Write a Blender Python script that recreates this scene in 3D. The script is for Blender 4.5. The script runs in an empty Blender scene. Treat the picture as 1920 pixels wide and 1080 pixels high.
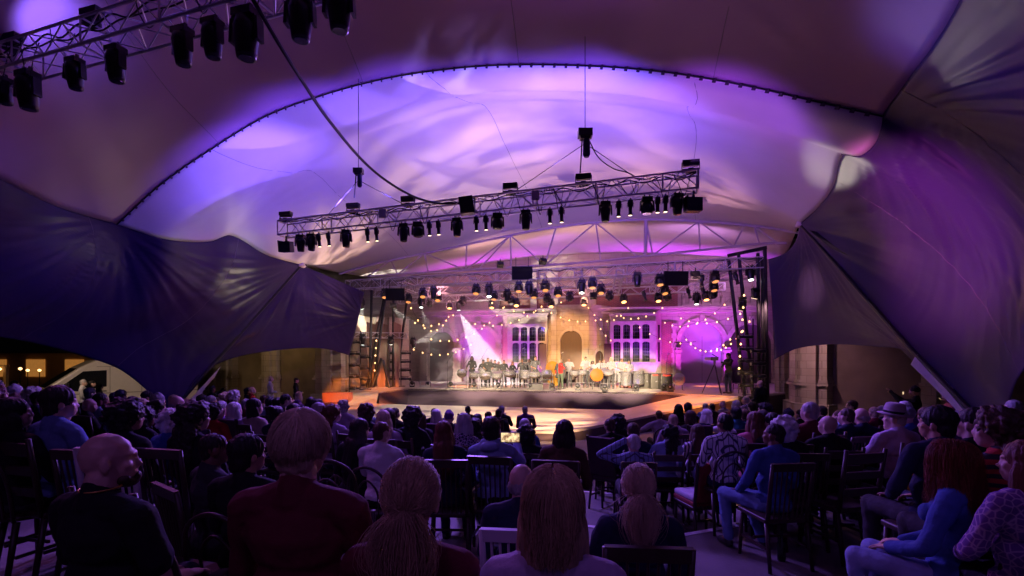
import bpy, bmesh, math, random
import numpy as np
from mathutils import Vector, Matrix, noise
R = math.radians
scene = bpy.context.scene
COL = scene.collection
random.seed(7)
# ------------------------------------------------------------------ camera
CH, HZ, F = 2.6, 675.0, 907.0            # eye height, horizon row and focal length of the 1920 px photograph
cam_d = bpy.data.cameras.new("camera")
cam_d.sensor_width = 36; cam_d.lens = F * 36 / 1920
cam_d.shift_y = (HZ - 540) / 1920; cam_d.clip_end = 1500; cam_d.clip_start = 0.05
cam = bpy.data.objects.new("camera", cam_d); COL.objects.link(cam)
cam.location = (0, 0, CH); cam.rotation_euler = (R(90), 0, 0)
scene.camera = cam
# ------------------------------------------------------------------ world, moon, exposure
world = bpy.data.worlds.new("World"); scene.world = world; world.use_nodes = True
wn = world.node_tree.nodes; bg = wn["Background"]
sky = wn.new("ShaderNodeTexSky"); sky.sky_type = 'NISHITA'; sky.sun_disc = False
sky.sun_elevation = R(-4); sky.sun_rotation = R(200)
world.node_tree.links.new(sky.outputs[0], bg.inputs[0]); bg.inputs[1].default_value = 0.04
moon = bpy.data.lights.new("moon", 'SUN'); moon.energy = 0.01; moon.angle = R(1); moon.color = (.6, .7, 1)
mo = bpy.data.objects.new("moon", moon); COL.objects.link(mo); mo.rotation_euler = (R(40), 0, R(200))
scene.view_settings.view_transform = 'Standard'; scene.view_settings.look = 'None'
scene.view_settings.exposure = 0; scene.view_settings.gamma = 1
scene.cycles.use_denoising = True; scene.cycles.max_bounces = 5; scene.cycles.diffuse_bounces = 3
scene.cycles.sample_clamp_indirect = 3; scene.cycles.sample_clamp_direct = 12
scene.cycles.volume_bounces = 0

def P(px, py, D): return Vector(((px - 960) * D / F, D, CH - (py - HZ) * D / F))

def spot(loc, tgt, col, power, ang=40, blend=.5, rad=.12, gobo=None, name="stage_or_added_light", parent=None):
    l = bpy.data.lights.new(name, 'SPOT'); l.energy = power; l.color = col
    l.spot_size = R(ang); l.spot_blend = blend; l.shadow_soft_size = rad
    o = bpy.data.objects.new(name, l); COL.objects.link(o)
    o.location = loc; d = Vector(tgt) - Vector(loc); o.rotation_euler = d.to_track_quat('-Z', 'Y').to_euler()
    if gobo:
        sc, lo, hi, sx = gobo[:4]
        l.use_nodes = True; nt = l.node_tree; N = nt.nodes; L = nt.links
        em = N["Emission"]
        tc = N.new("ShaderNodeTexCoord"); sp = N.new("ShaderNodeSeparateXYZ"); L.new(tc.outputs['Normal'], sp.inputs[0])
        dx = N.new("ShaderNodeMath"); dx.operation = 'DIVIDE'; L.new(sp.outputs[0], dx.inputs[0]); L.new(sp.outputs[2], dx.inputs[1])
        dy = N.new("ShaderNodeMath"); dy.operation = 'DIVIDE'; L.new(sp.outputs[1], dy.inputs[0]); L.new(sp.outputs[2], dy.inputs[1])
        cb = N.new("ShaderNodeCombineXYZ"); L.new(dx.outputs[0], cb.inputs[0]); L.new(dy.outputs[0], cb.inputs[1])
        cb.inputs[2].default_value = random.random() * 50
        mp = N.new("ShaderNodeMapping"); mp.inputs['Scale'].default_value = (sx, 1, 1); L.new(cb.outputs[0], mp.inputs[0])
        nz = N.new("ShaderNodeTexNoise"); nz.inputs['Scale'].default_value = sc; nz.inputs['Detail'].default_value = 3
        nz.inputs['Distortion'].default_value = .25; L.new(mp.outputs[0], nz.inputs['Vector'])
        mr = N.new("ShaderNodeMapRange"); mr.inputs[1].default_value = lo; mr.inputs[2].default_value = hi
        mr.inputs[3].default_value = gobo[4] if len(gobo) > 4 else .06; mr.inputs[4].default_value = 1.6
        L.new(nz.outputs['Fac'], mr.inputs[0]); L.new(mr.outputs[0], em.inputs['Strength'])
    if parent: o.parent = parent
    return o
# ------------------------------------------------------------------ show lighting
BLUE, VIO, MAG, PINK, WARM, ORA = (.19, .1, 1), (.38, .1, 1), (1, .12, .75), (1, .35, .5), (1, .66, .38), (1, .27, .06)
def mpt(px, z=6.1):     # a point on the middle truss
    t = (px - 530) / 778; return Vector((-5.69 + t * 9.26, 12 - t * 2.7 - .0, z))
for px, tx, ty, c_, pw in ((536, 480, 320, BLUE, 260), (662, 640, 260, BLUE, 450), (765, 820, 230, BLUE, 450), (957, 1000, 230, BLUE, 380), (1094, 1150, 210, BLUE, 480), (1295, 1380, 210, VIO, 420)):
    spot(mpt(px, 6.35), P(tx, ty, 15), c_, pw * 4.2, 105, .9, .15)
spot(mpt(700, 6.4), P(520, 240, 13), BLUE, 350, 60, 1, .1); spot(mpt(760, 6.4), P(900, 160, 12), (.4, .35, 1), 260, 70, .9, .05, (5, .45, .6, .35))
for x, tx, ty, D, c_, pw, an in ((-5, 600, 440, 21, (1, .6, .45), 1700, 46), (0, 880, 370, 19, (1, .62, .5), 2400, 46), (5, 1080, 370, 18, (1, .5, .45), 2200, 46), (9, 1300, 370, 18, (1, .48, .55), 1500, 34), (-7, 330, 395, 14, (1, .8, .6), 900, 22)):
    spot((x, 24.5 - .15 * x, 1.5), P(tx, ty, D), c_, pw, an, .9, .02, (13, .4, .6, .35, .35))
spot((-2, 26, 6.9), (0, 28, 10), (1, .5, .48), 420, 140, 1, .2); spot((9, 24, 7.2), (10, 27, 10), (.75, .3, .9), 420, 140, 1, .2); spot((4, 25, 7), (4, 28, 10), (1, .5, .5), 380, 140, 1, .2)
spot((2, 27.5, 6.9), (3, 31, 10), (.6, .15, 1), 380, 130, 1, .2)
# mauve near ceiling
spot((-6.4, 6.9, 7.3), P(60, 20, 9.5), (.25, .2, 1), 330, 75, 1, .1); spot((-4, 6.2, 7.3), P(330, 60, 8), BLUE, 110, 120, 1, .2)
spot((0, 24, 1.5), P(600, 120, 8), (.8, .35, .9), 700, 60, 1, .03, (6, .42, .62, .3)); spot((6, 22, 1.5), P(1350, 60, 7), (.8, .3, .9), 600, 40, 1, .03, (5, .42, .62, .3))
spot((1, 9.0, 6.6), P(950, -250, 6), (.5, .12, 1), 150, 150, 1, .3)
spot((9.4, 19, 6.2), P(1632, 205, 9.2), (1, .85, .75), 420, 12, .8, .1)  # added lamp without a fixture, brightening the pale flap at the right
# colour thrown on the dark tent sides
spot(mpt(1240, 5.0), P(1740, 430, 10), (.8, .14, .6), 5000, 48, 1, .15); spot(mpt(1240, 5.0), P(1640, 470, 11.5), (1, .3, .35), 1800, 14, 1, .15)
spot(mpt(1200, 5.0), P(1850, 580, 8), (.12, .08, 1), 300, 60, 1, .15); spot((6.5, 17, 5), P(1520, 540, 16), (1, .6, .45), 700, 30, 1, .1); spot(mpt(1290, 5.0), P(1780, 120, 6.5), (.2, .15, 1), 500, 50, 1, .15)
spot(mpt(600, 5.0), P(300, 560, 12), (.12, .09, 1), 520, 70, 1, .15); spot(mpt(640, 5.0), P(420, 520, 15), (1, .2, .5), 500, 30, 1, .15)
spot(mpt(560, 5.0), P(460, 470, 17.5), (.95, .95, .8), 900, 14, 1, .1); spot(mpt(600, 5.0), P(590, 530, 20), (.9, .8, .9), 1300, 14, 1, .1); spot(mpt(700, 5.0), P(560, 600, 20), (.8, .3, .7), 900, 26, 1, .1); spot((-7, 6.9, 5.9), P(60, 500, 10), (.1, .1, 1), 200, 80, 1, .15)
# key light on the band
for px, tx, D, pw in ((640, 900, 27, 5200), (820, 960, 27, 5200), (900, 1050, 27, 7000), (1040, 1110, 27, 9000), (1170, 1180, 26.5, 10000)):
    spot(mpt(px, 5.05), P(tx, 705, D), (1, .74, .46), pw * 12, 15, .8, .1)
spot(mpt(1000, 5.0), P(1068, 650, 33), (1, .47, .13), 50000, 13, .7, .1)
# leaf patterned light on the walkway
spot(mpt(800, 5.0), P(820, 780, 20), (1, .8, .5), 20000, 32, .6, .02, (26, .36, .6, .2)); spot(mpt(1100, 5.0), P(1000, 790, 18), (1, .55, .28), 17000, 32, .6, .02, (26, .36, .6, .2))
spot(mpt(640, 5.0), P(680, 742, 25), ORA, 34000, 17, .6, .02, (20, .38, .6, .25)); spot(mpt(640, 5.0), P(670, 755, 24), (1, .7, .45), 16000, 12, .8, .02, (20, .42, .6, .25))
spot(mpt(1240, 5.0), P(1290, 748, 20), ORA, 22000, 17, .6, .02, (20, .36, .58, .25)); spot(mpt(1290, 5.0), P(1350, 738, 21), (1, .55, .25), 9000, 16, .8, .02, (20, .45, .62, .25)); spot((9, 24, 6.3), P(1150, 775, 20), ORA, 1700, 50, .8, .1)
# amber LED pools and white beams over the stage
for px, py, tx in ((843, 575, 868), (922, 572, 935), (968, 568, 960), (1033, 568, 1022), (1095, 566, 1088), (1169, 560, 1175), (1234, 560, 1240), (1324, 556, 1330)):
    spot(P(px, py + 8, 28), P(tx, 720, 28.5), (1, .25, .05), 3500, 24, .6, .12)
for px, py, tx, ty, pw, an in ((862, 583, 925, 700, 42000, 27), (679, 567, 660, 660, 3000, 34), (680, 636, 700, 560, 700, 36), (775, 641, 900, 600, 1500, 30), (736, 573, 800, 640, 700, 30), (791, 577, 815, 650, 700, 22), (917, 545, 930, 700, 900, 18), (1091, 545, 1095, 720, 900, 16)):
    D = 27.5 if px < 900 else 26; spot(P(px, py + 3, D - .2), P(tx, ty, D + 3), (1, .88, .74) if px != 862 else (1, .85, .85), pw * 4.5, an, .35, .02, (14, .42, .58, 1))
# colour washes on the mansion, from lamps standing at its foot
def fp(px, back=1.6, z=1.25):
    k = (px - 960) / F; Y = (33.6 - back + .152 * 4.15) / (1 + .152 * k); return Vector((k * Y, Y, z))
for px, ty, c_, pw in ((880, 600, (.5, .1, 1), 900), (925, 600, (1, .12, .6), 900), (960, 600, (.35, .12, 1), 800), (1010, 610, (.5, .12, 1), 420), (1155, 600, (.85, .15, .9), 500), (1190, 600, (.3, .15, 1), 700), (1225, 610, (.45, .15, 1), 800), (1250, 600, (.8, .1, .9), 600), (1290, 610, (.75, .1, .95), 900), (1340, 610, (.4, .12, 1), 1000), (1368, 640, (.6, .1, 1), 400)):
    q = fp(px); spot(q, P(px, ty, q.y + 1.5), (c_[0], c_[1] * .4, c_[2]), pw * 1.6, 80, .9, .1)
spot((4, 25, 6.5), P(1080, 560, 34), (1, .4, .25), 2500, 50, 1, .2); spot((12, 23, 6.4), P(1330, 540, 33), (.75, .3, .8), 2200, 50, 1, .2); spot((-4, 26, 6.3), P(840, 560, 34), (1, .4, .45), 2600, 55, 1, .2)
spot((0, 27, 6.3), P(720, 650, 30), (1, .35, .4), 1500, 60, 1, .2); spot((-1.5, 26.5, 6.2), P(900, 640, 31), (1, .15, .5), 3000, 40, 1, .2)
# audience: blue and violet from above
spot(mpt(900, 5.0), (0, 2, 1), (.3, .13, 1), 1800, 120, 1, .3); spot(mpt(700, 5.0), (-6, 6, 1), (.33, .14, 1), 1100, 90, 1, .3); spot(mpt(1250, 5.0), (6, 6, 1), (.3, .13, 1), 950, 90, 1, .3)
spot((-5.5, 6.4, 5.9), (-1, 1.5, 1.5), (.75, .15, .8), 170, 90, 1, .3); spot((-3, 5.6, 5.9), (0, 3, 1), (.3, .14, 1), 130, 110, 1, .3)
spot((8, 18, 5), (6, 9, 0), (1, .4, .3), 260, 80, 1, .2)
# far left and far right corners outside the tent
spot((-24, 30, 5), (-22, 42, 1), (1, .5, .14), 900, 120, 1, .3); spot((-15, 14, 4.2), (-18, 22, 1.5), (1, .68, .5), 900, 50, 1, .3); spot((-26, 16, 3), (-19.5, 20.5, 1.5), (1, .5, .15), 260, 60, 1, .3); spot((-14, 24, 5), (-13, 32, 2), (1, .62, .3), 200, 90, 1, .2); spot((-5.5, 24, 4.8), (-10, 28, 2.5), (1, .7, .6), 500, 60, 1, .1); spot((10.3, 20, 5), (14, 22, 1.5), (.9, .45, .5), 600, 80, 1, .2)  # includes lamps added to brighten the van, with no visible source
spot((-2.5, -2.2, 6.8), (-1.5, 2.6, 1.8), (.45, .16, .95), 120, 80, 1, .35); spot((2.5, -2.4, 6.8), (1.6, 3, 1.6), (.36, .15, 1), 120, 80, 1, .35)  # added unseen lamps behind the camera, brightening the nearest heads

# ------------------------------------------------------------------ materials
MATS = {}
def M(key, col, rough=.6, metal=0, emit=None, es=0, var=.12, vscale=6, bump=0, bscale=40, stretch=(1, 1, 1), spec=.5, coat=0, trans=0):
    if key in MATS: return MATS[key]
    m = bpy.data.materials.new(key); m.use_nodes = True; N = m.node_tree.nodes; L = m.node_tree.links
    b = N["Principled BSDF"]; b.inputs['Roughness'].default_value = rough; b.inputs['Metallic'].default_value = metal
    b.inputs['Specular IOR Level'].default_value = spec; b.inputs['Coat Weight'].default_value = coat
    tc = N.new("ShaderNodeTexCoord"); mp = N.new("ShaderNodeMapping"); mp.inputs['Scale'].default_value = stretch
    L.new(tc.outputs['Object'], mp.inputs[0])
    n = N.new("ShaderNodeTexNoise"); n.inputs['Scale'].default_value = vscale; n.inputs['Detail'].default_value = 6
    L.new(mp.outputs[0], n.inputs['Vector'])
    mx = N.new("ShaderNodeMix"); mx.data_type = 'RGBA'
    mx.inputs[6].default_value = tuple(max(0, c * (1 - var * 1.6)) for c in col) + (1,)
    mx.inputs[7].default_value = tuple(min(1, c * (1 + var * 1.6)) for c in col) + (1,)
    L.new(n.outputs['Fac'], mx.inputs[0]); L.new(mx.outputs[2], b.inputs['Base Color'])
    if bump:
        n2 = N.new("ShaderNodeTexNoise"); n2.inputs['Scale'].default_value = bscale; n2.inputs['Detail'].default_value = 5
        L.new(mp.outputs[0], n2.inputs['Vector']); bp = N.new("ShaderNodeBump"); bp.inputs['Strength'].default_value = bump
        bp.inputs['Distance'].default_value = .02; L.new(n2.outputs['Fac'], bp.inputs['Height']); L.new(bp.outputs[0], b.inputs['Normal'])
    if emit:
        b.inputs['Emission Color'].default_value = tuple(emit) + (1,); b.inputs['Emission Strength'].default_value = es
    if emit: m.cycles.emission_sampling = 'NONE'
    if trans: b.inputs['Transmission Weight'].default_value = trans
    MATS[key] = m; return m

def brickmat(key, c1, c2, mortar, sx=.24, sy=.075, ms=.012, bump=.4, axis='XZ'):
    m = bpy.data.materials.new(key); m.use_nodes = True; N = m.node_tree.nodes; L = m.node_tree.links
    b = N["Principled BSDF"]; b.inputs['Roughness'].default_value = .85
    tc = N.new("ShaderNodeTexCoord"); sp = N.new("ShaderNodeSeparateXYZ"); cb = N.new("ShaderNodeCombineXYZ")
    L.new(tc.outputs['Object'], sp.inputs[0]); ad = N.new("ShaderNodeMath"); ad.operation = 'ADD'
    L.new(sp.outputs[0], ad.inputs[0]); L.new(sp.outputs[1], ad.inputs[1])
    L.new(ad.outputs[0], cb.inputs[0]); L.new(sp.outputs[2], cb.inputs[1])
    br = N.new("ShaderNodeTexBrick"); L.new(cb.outputs[0], br.inputs['Vector'])
    br.inputs['Color1'].default_value = c1 + (1,); br.inputs['Color2'].default_value = c2 + (1,); br.inputs['Mortar'].default_value = mortar + (1,)
    br.inputs['Scale'].default_value = 1; br.inputs['Brick Width'].default_value = sx; br.inputs['Row Height'].default_value = sy
    br.inputs['Mortar Size'].default_value = ms
    n = N.new("ShaderNodeTexNoise"); n.inputs['Scale'].default_value = 1.3; n.inputs['Detail'].default_value = 8; L.new(tc.outputs['Object'], n.inputs['Vector'])
    mr = N.new("ShaderNodeMapRange"); mr.inputs[3].default_value = .6; mr.inputs[4].default_value = 1.25; L.new(n.outputs['Fac'], mr.inputs[0])
    mx = N.new("ShaderNodeMix"); mx.data_type = 'RGBA'; mx.blend_type = 'MULTIPLY'; mx.inputs[0].default_value = 1
    L.new(br.outputs['Color'], mx.inputs[6]); L.new(mr.outputs[0], mx.inputs[7]); L.new(mx.outputs[2], b.inputs['Base Color'])
    bp = N.new("ShaderNodeBump"); bp.inputs['Strength'].default_value = bump; bp.inputs['Distance'].default_value = .02; bp.invert = True
    L.new(br.outputs['Fac'], bp.inputs['Height']); L.new(bp.outputs[0], b.inputs['Normal'])
    MATS[key] = m; return m

BLACK = M('black_metal', (.012, .012, .014), .45, .3)
BLK2 = M('black_plastic', (.015, .015, .018), .35, coat=.2)
ALU = M('aluminium', (.72, .7, .74), .35, .35, var=.2, vscale=3)
STEEL = M('painted_steel', (.62, .5, .48), .45, var=.1)
CHROME = M('chrome', (.58, .58, .62), .26, .92, var=.15)
STONE = brickmat('ashlar_stone', (.36, .31, .25), (.42, .37, .3), (.2, .17, .14), .75, .32, .008, .25)
STONEP = M('carved_stone', (.42, .37, .3), .85, var=.25, vscale=3, bump=.35, bscale=14)
BRICK = brickmat('red_brick', (.25, .07, .045), (.17, .05, .04), (.22, .18, .15))
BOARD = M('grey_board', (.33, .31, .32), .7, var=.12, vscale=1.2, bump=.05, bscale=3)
SHADE_AND_JOINT = M('arch_shade_and_joint', (.09, .07, .075), .7, var=.2, vscale=1)
WOOD = M('dark_oak', (.04, .016, .009), .6, var=.4, vscale=4, stretch=(4, 4, .4), bump=.2)
GLASS = M('leaded_glass', (.012, .012, .02), .08, var=.2, vscale=9, bump=.06, bscale=9, spec=.8)
BULB = M('warm_bulb', (1, .7, .4), .4, emit=(1, .52, .2), es=4)

# ------------------------------------------------------------------ mesh helpers
def rotm(rx=0, ry=0, rz=0): return Matrix.Rotation(rz, 3, 'Z') @ Matrix.Rotation(ry, 3, 'Y') @ Matrix.Rotation(rx, 3, 'X')
class MB:
    def __init__(s): s.v = []; s.f = []
    def add(s, vs, fs):
        n = len(s.v); s.v += [tuple(v) for v in vs]; s.f += [tuple(i + n for i in f) for f in fs]; return s
    def box(s, c, d, r=None):
        c = Vector(c); hx, hy, hz = d[0] / 2, d[1] / 2, d[2] / 2
        vs = [Vector((x, y, z)) for x in (-hx, hx) for y in (-hy, hy) for z in (-hz, hz)]
        if r is not None: vs = [r @ v for v in vs]
        return s.add([v + c for v in vs], [(0, 1, 3, 2), (4, 6, 7, 5), (0, 4, 5, 1), (2, 3, 7, 6), (0, 2, 6, 4), (1, 5, 7, 3)])
    def tube(s, pts, r, n=6, cap=True):
        pts = [Vector(p) for p in pts]; rs = r if isinstance(r, (list, tuple)) else [r] * len(pts)
        vs = []; fs = []; up = None
        for i, p in enumerate(pts):
            d = (pts[min(i + 1, len(pts) - 1)] - pts[max(i - 1, 0)]).normalized()
            if up is None: up = Vector((0, 0, 1)) if abs(d.z) < .9 else Vector((0, 1, 0))
            a = d.cross(up)
            if a.length < 1e-4: a = d.cross(Vector((1, 0, 0)))
            a.normalize(); b = d.cross(a); up = -b if True else up
            for k in range(n):
                t = 2 * math.pi * k / n; vs.append(p + rs[i] * (math.cos(t) * a + math.sin(t) * b))
        for i in range(len(pts) - 1):
            for k in range(n):
                fs.append((i * n + k, i * n + (k + 1) % n, (i + 1) * n + (k + 1) % n, (i + 1) * n + k))
        if cap: fs.append(tuple(range(n))[::-1]); fs.append(tuple(range((len(pts) - 1) * n, len(pts) * n)))
        return s.add(vs, fs)
    def lathe(s, prof, c=(0, 0, 0), r=None, n=16):
        vs = []; fs = []; c = Vector(c)
        for (rr, z) in prof:
            for k in range(n):
                t = 2 * math.pi * k / n; v = Vector((rr * math.cos(t), rr * math.sin(t), z))
                if r is not None: v = r @ v
                vs.append(v + c)
        m = len(prof)
        for i in range(m - 1):
            for k in range(n): fs.append((i * n + k, i * n + (k + 1) % n, (i + 1) * n + (k + 1) % n, (i + 1) * n + k))
        fs.append(tuple(range(n))[::-1]); fs.append(tuple(range((m - 1) * n, m * n)))
        return s.add(vs, fs)
    def prism(s, poly, off):                      # poly: 3D points, extruded by off
        n = len(poly); off = Vector(off); poly = [Vector(p) for p in poly]
        return s.add(poly + [p + off for p in poly], [tuple(range(n))[::-1], tuple(range(n, 2 * n))] + [(i, (i + 1) % n, n + (i + 1) % n, n + i) for i in range(n)])
    def arch(s, u0, u1, z0, zs, y0, y1, n=14, flat=1):     # arch-headed prism in the XZ plane
        r = (u1 - u0) / 2; c = (u0 + u1) / 2
        poly = [(u0, y0, z0), (u1, y0, z0)] + [(c + r * math.cos(t * math.pi / n), y0, zs + flat * r * math.sin(t * math.pi / n)) for t in range(n + 1)]
        return s.prism(poly, (0, y1 - y0, 0))
    def archring(s, u0, u1, z0, zs, w, y0, y1, n=16, flat=1):
        r = (u1 - u0) / 2; c = (u0 + u1) / 2
        for k in range(n):
            a, b = k * math.pi / n, (k + 1) * math.pi / n
            q = [(c + rr * math.cos(t), y0, zs + (flat * r + rr - r) * math.sin(t)) for rr, t in ((r, a), (r + w, a), (r + w, b), (r, b))]
            s.prism(q, (0, y1 - y0, 0))
        return s
    def mesh(s, name, smooth=False):
        me = bpy.data.meshes.new(name); me.from_pydata(s.v, [], s.f); me.update()
        if smooth: me.polygons.foreach_set('use_smooth', [True] * len(me.polygons))
        return me
    def build(s, name, mat, parent=None, smooth=False): return link(name, s.mesh(name, smooth), mat, parent)
def link(name, me, mat=None, parent=None):
    o = bpy.data.objects.new(name, me); COL.objects.link(o)
    if mat is not None:
        if len(me.materials) == 0: me.materials.append(mat)
        if me.materials[0] is not mat:
            o.material_slots[0].link = 'OBJECT'; o.material_slots[0].material = mat
    if parent is not None: o.parent = parent
    return o
def tag(o, label, cat, group=None):
    o['label'] = label; o['category'] = cat
    if group: o['group'] = group
    return o
def thing(name, label, cat, loc=(0, 0, 0), rz=0, group=None):
    o = bpy.data.objects.new(name, None); COL.objects.link(o); o.empty_display_size = .2
    o.location = loc; o.rotation_euler = (0, 0, rz); return tag(o, label, cat, group)
def struct(o): o['kind'] = 'structure'; return o
def ramp(p, n):                                     # resample a polyline with Catmull-Rom smoothing
    p = [np.array(q, float) for q in p]; d = [0]
    for a, b in zip(p, p[1:]): d.append(d[-1] + float(np.linalg.norm(b - a)))
    out = []
    for i in range(n):
        t = d[-1] * i / (n - 1); k = 0
        while k < len(p) - 2 and t > d[k + 1]: k += 1
        u = (t - d[k]) / max(1e-9, d[k + 1] - d[k]); p1, p2 = p[k], p[k + 1]
        l = max(1e-9, d[k + 1] - d[k])
        m1 = (p2 - p[k - 1]) / (d[k + 1] - d[k - 1]) * l if k > 0 else (p2 - p1)
        m2 = (p[k + 2] - p1) / (d[k + 2] - d[k]) * l if k + 2 < len(p) else (p2 - p1)
        out.append((2 * u**3 - 3 * u**2 + 1) * p1 + (u**3 - 2 * u**2 + u) * m1 + (-2 * u**3 + 3 * u**2) * p2 + (u**3 - u**2) * m2)
    return np.array(out)
# ================================================================== SETTING
# ------------------------------------------------------------------ stepped floor
TIERS = [(5.4 - 2.3, 1.0), (5.4, .65), (8.1, .35), (10.7, .12)]      # boundary (along y at the bend) and floor height in front of it
def vline(d, x): return d + (.30 * (1.87 - x) if x < 1.87 else .405 * (x - 1.87))
def floor_z(x, y):
    for d, z in TIERS:
        if y < vline(d, x): return z
    return 0.0
FLOORM = M('worn_paving', (.17, .155, .15), .75, var=.3, vscale=1.5, bump=.25, bscale=30)
NOSE = M('white_nosing_paint', (.7, .7, .72), .6, var=.1)
g = MB(); g.add([(-300, -60, 0), (300, -60, 0), (300, 500, 0), (-300, 500, 0)], [(0, 1, 2, 3)])
struct(g.build('ground', FLOORM))
xs = [-26, 1.87, 24]
for i, (d, z) in enumerate(TIERS):
    z0 = (TIERS + [(0, 0)])[i + 1][1] if i < 3 else 0
    t = MB()
    for a, b in zip(xs, xs[1:]):
        ya, yb = vline(d, a), vline(d, b)
        yc = (lambda x: -8) if i == 0 else (lambda x: vline(TIERS[i - 1][0], x))
        t.prism([(a, yc(a), -.02), (b, yc(b), -.02), (b, yb, -.02), (a, ya, -.02)], (0, 0, z + .02))
    struct(t.build('floor_terrace', FLOORM))
    s = MB()
    for a, b in zip(xs, xs[1:]):
        ya, yb = vline(d, a) + .004, vline(d, b) + .004; w = .075
        s.prism([(a, ya - w, z + .004), (b, yb - w, z + .004), (b, yb, z + .004), (a, ya, z + .004)], (0, 0, .004))
    n = s.build('step_edge_line', NOSE); struct(n)

# ------------------------------------------------------------------ stage with its walkway
DECK = M('pale_stage_floor', (.5, .45, .4), .55, var=.18, vscale=2.2, stretch=(.6, 3, 1), bump=.08, bscale=8)
RISER = M('dark_stage_riser', (.05, .032, .045), .85, var=.2, vscale=30)
FAS = M('black_stage_cloth', (.045, .028, .05), .95, var=.15, vscale=20)
DZ = 1.05
st = thing('stage', 'wide raised stage with pale floor, dark front and a walkway round a sunken pit', 'stage')
def Pz(px, py, z): return P(px, py, (CH - z) * F / (py - HZ))
sl = Pz(765, 728, DZ); sr = Pz(1255, 735.5, DZ)
A = P(655, 727, 27); B = Pz(710, 735.5, .95); Cc = Pz(705, 757, .55); Dd = Pz(1165, 768.5, .42); E = Pz(1291, 740, 1.0)
G = Pz(1390, 744.5, 1.0); Hh = Pz(1062, 809, .33); I = Pz(600, 800, .36); J = P(640, 759, 24.4)
main = [(-11, 36), (A.x, A.y), (sl.x, sl.y), (sr.x, sr.y), (E.x, E.y), (G.x, G.y), (13, 22.5), (20, 32)]
def slab(name, pts, th, mat, parent, rise=None):
    m = MB(); poly = [Vector(p) for p in pts]; n = len(poly)
    bot = [Vector((p.x, p.y, p.z - th)) for p in poly]
    m.add(poly + bot, [tuple(range(n)), tuple(range(n, 2 * n))[::-1]] + [(i, n + i, n + (i + 1) % n, (i + 1) % n) for i in range(n)])
    return m.build(name, mat, parent)
slab('deck', [(-11, 36, DZ), (-11, 28, DZ), (A.x, A.y, DZ), (sl.x, sl.y, DZ), (sr.x, sr.y, DZ), (E.x, E.y, DZ - .02), (G.x, G.y, DZ - .03), (14, 24, DZ), (21, 33, DZ)], .12, DECK, st)
def sheet(name, quads, mat, parent, th=.08):
    m = MB()
    for q in quads:
        q = [Vector(p) for p in q]; b = [p - Vector((0, 0, th)) for p in q]; n = len(q)
        m.add(q + b, [tuple(range(n)), tuple(range(n, 2 * n))[::-1]] + [(i, n + i, n + (i + 1) % n, (i + 1) % n) for i in range(n)])
    return m.build(name, mat, parent)
zz = Vector((0, 0, -.004))
sheet('side_ramp', [(A + zz, sl + zz, B, Cc, J)], DECK, st)
sheet('front_walkway', [(J, Cc, I), (Cc, Dd, Hh, I)], DECK, st)
sheet('side_ramp', [(Dd, E, G, Hh)], DECK, st)
m = MB()
for a, b in ((I, Hh), (Hh, G), (J, I), (A, J), (G, Vector((14, 24, DZ)))):
    a2, b2 = a.copy(), b.copy(); a2.z -= .08; b2.z -= .08
    m.add([a2, b2, Vector((b.x, b.y, 0)), Vector((a.x, a.y, 0))], [(0, 1, 2, 3)])
m.build('riser', RISER, st)
m = MB()
for a, b in ((B, sl), (sl, sr), (sr, E)):
    a2, b2 = a.copy(), b.copy(); a2.z -= .03; b2.z -= .03
    m.add([a2, b2, Vector((b.x, b.y, 0)), Vector((a.x, a.y, 0))], [(0, 1, 2, 3)])
m.build('front_cloth', FAS, st)
m = MB(); x0 = P(970, 733, 25.4)
m.tube([x0, P(972, 748, 25.3), P(968, 760, 25.2), P(964, 768, 25.0)], .02, 5); m.build('hanging_cable', M('white_cable', (.5, .45, .45), .5), st)

# ------------------------------------------------------------------ the mansion behind the stage
TH = math.atan(.152); FO = Vector((4.15, 33.6, DZ))
def U(px, py=675):
    k = (px - 960) / F; Y = (33.6 + .152 * 4.15) / (1 + .152 * k)
    return ((k * Y - 4.15) / math.cos(TH), CH - (py - HZ) * Y / F - DZ)
def u(px): return U(px)[0]
def z_(px, py): return U(px, py)[1]
mansion = thing('mansion', 'old brick and stone mansion front with arched porch behind the stage', 'building', FO, -TH)
def cutwall(name, wall, cut, mat, parent):
    w = wall.build(name, mat, None); c = cut.build('cutter', mat, None)
    for o_ in (w, c):
        bm = bmesh.new(); bm.from_mesh(o_.data); bmesh.ops.recalc_face_normals(bm, faces=bm.faces); bm.to_mesh(o_.data); bm.free()
    md = w.modifiers.new('b', 'BOOLEAN'); md.operation = 'DIFFERENCE'; md.object = c; md.solver = 'EXACT'
    bpy.context.view_layer.update(); dg = bpy.context.evaluated_depsgraph_get()
    me = bpy.data.meshes.new_from_object(w.evaluated_get(dg)); w.modifiers.clear(); w.data = me
    bpy.data.objects.remove(c); w.parent = parent; return w
ZC = z_(1072, 590)                                     # underside of the cornice
w = MB(); w.box(((-22 + 24) / 2, .4, (ZC - DZ) / 2 - .0), (46, .8, ZC + DZ)); c = MB()
arches = [(803, 851, 621), (866, 931, 615), (1276, 1356, 603), (1368, 1450, 607)]
for a, b, t in arches:
    r = (u(b) - u(a)) / 2; c.arch(u(a), u(b), -.02 if 0 else -2, z_((a + b) / 2, t) - r, -.5, .55)
cutwall('wall', w, c, STONE, mansion)
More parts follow.
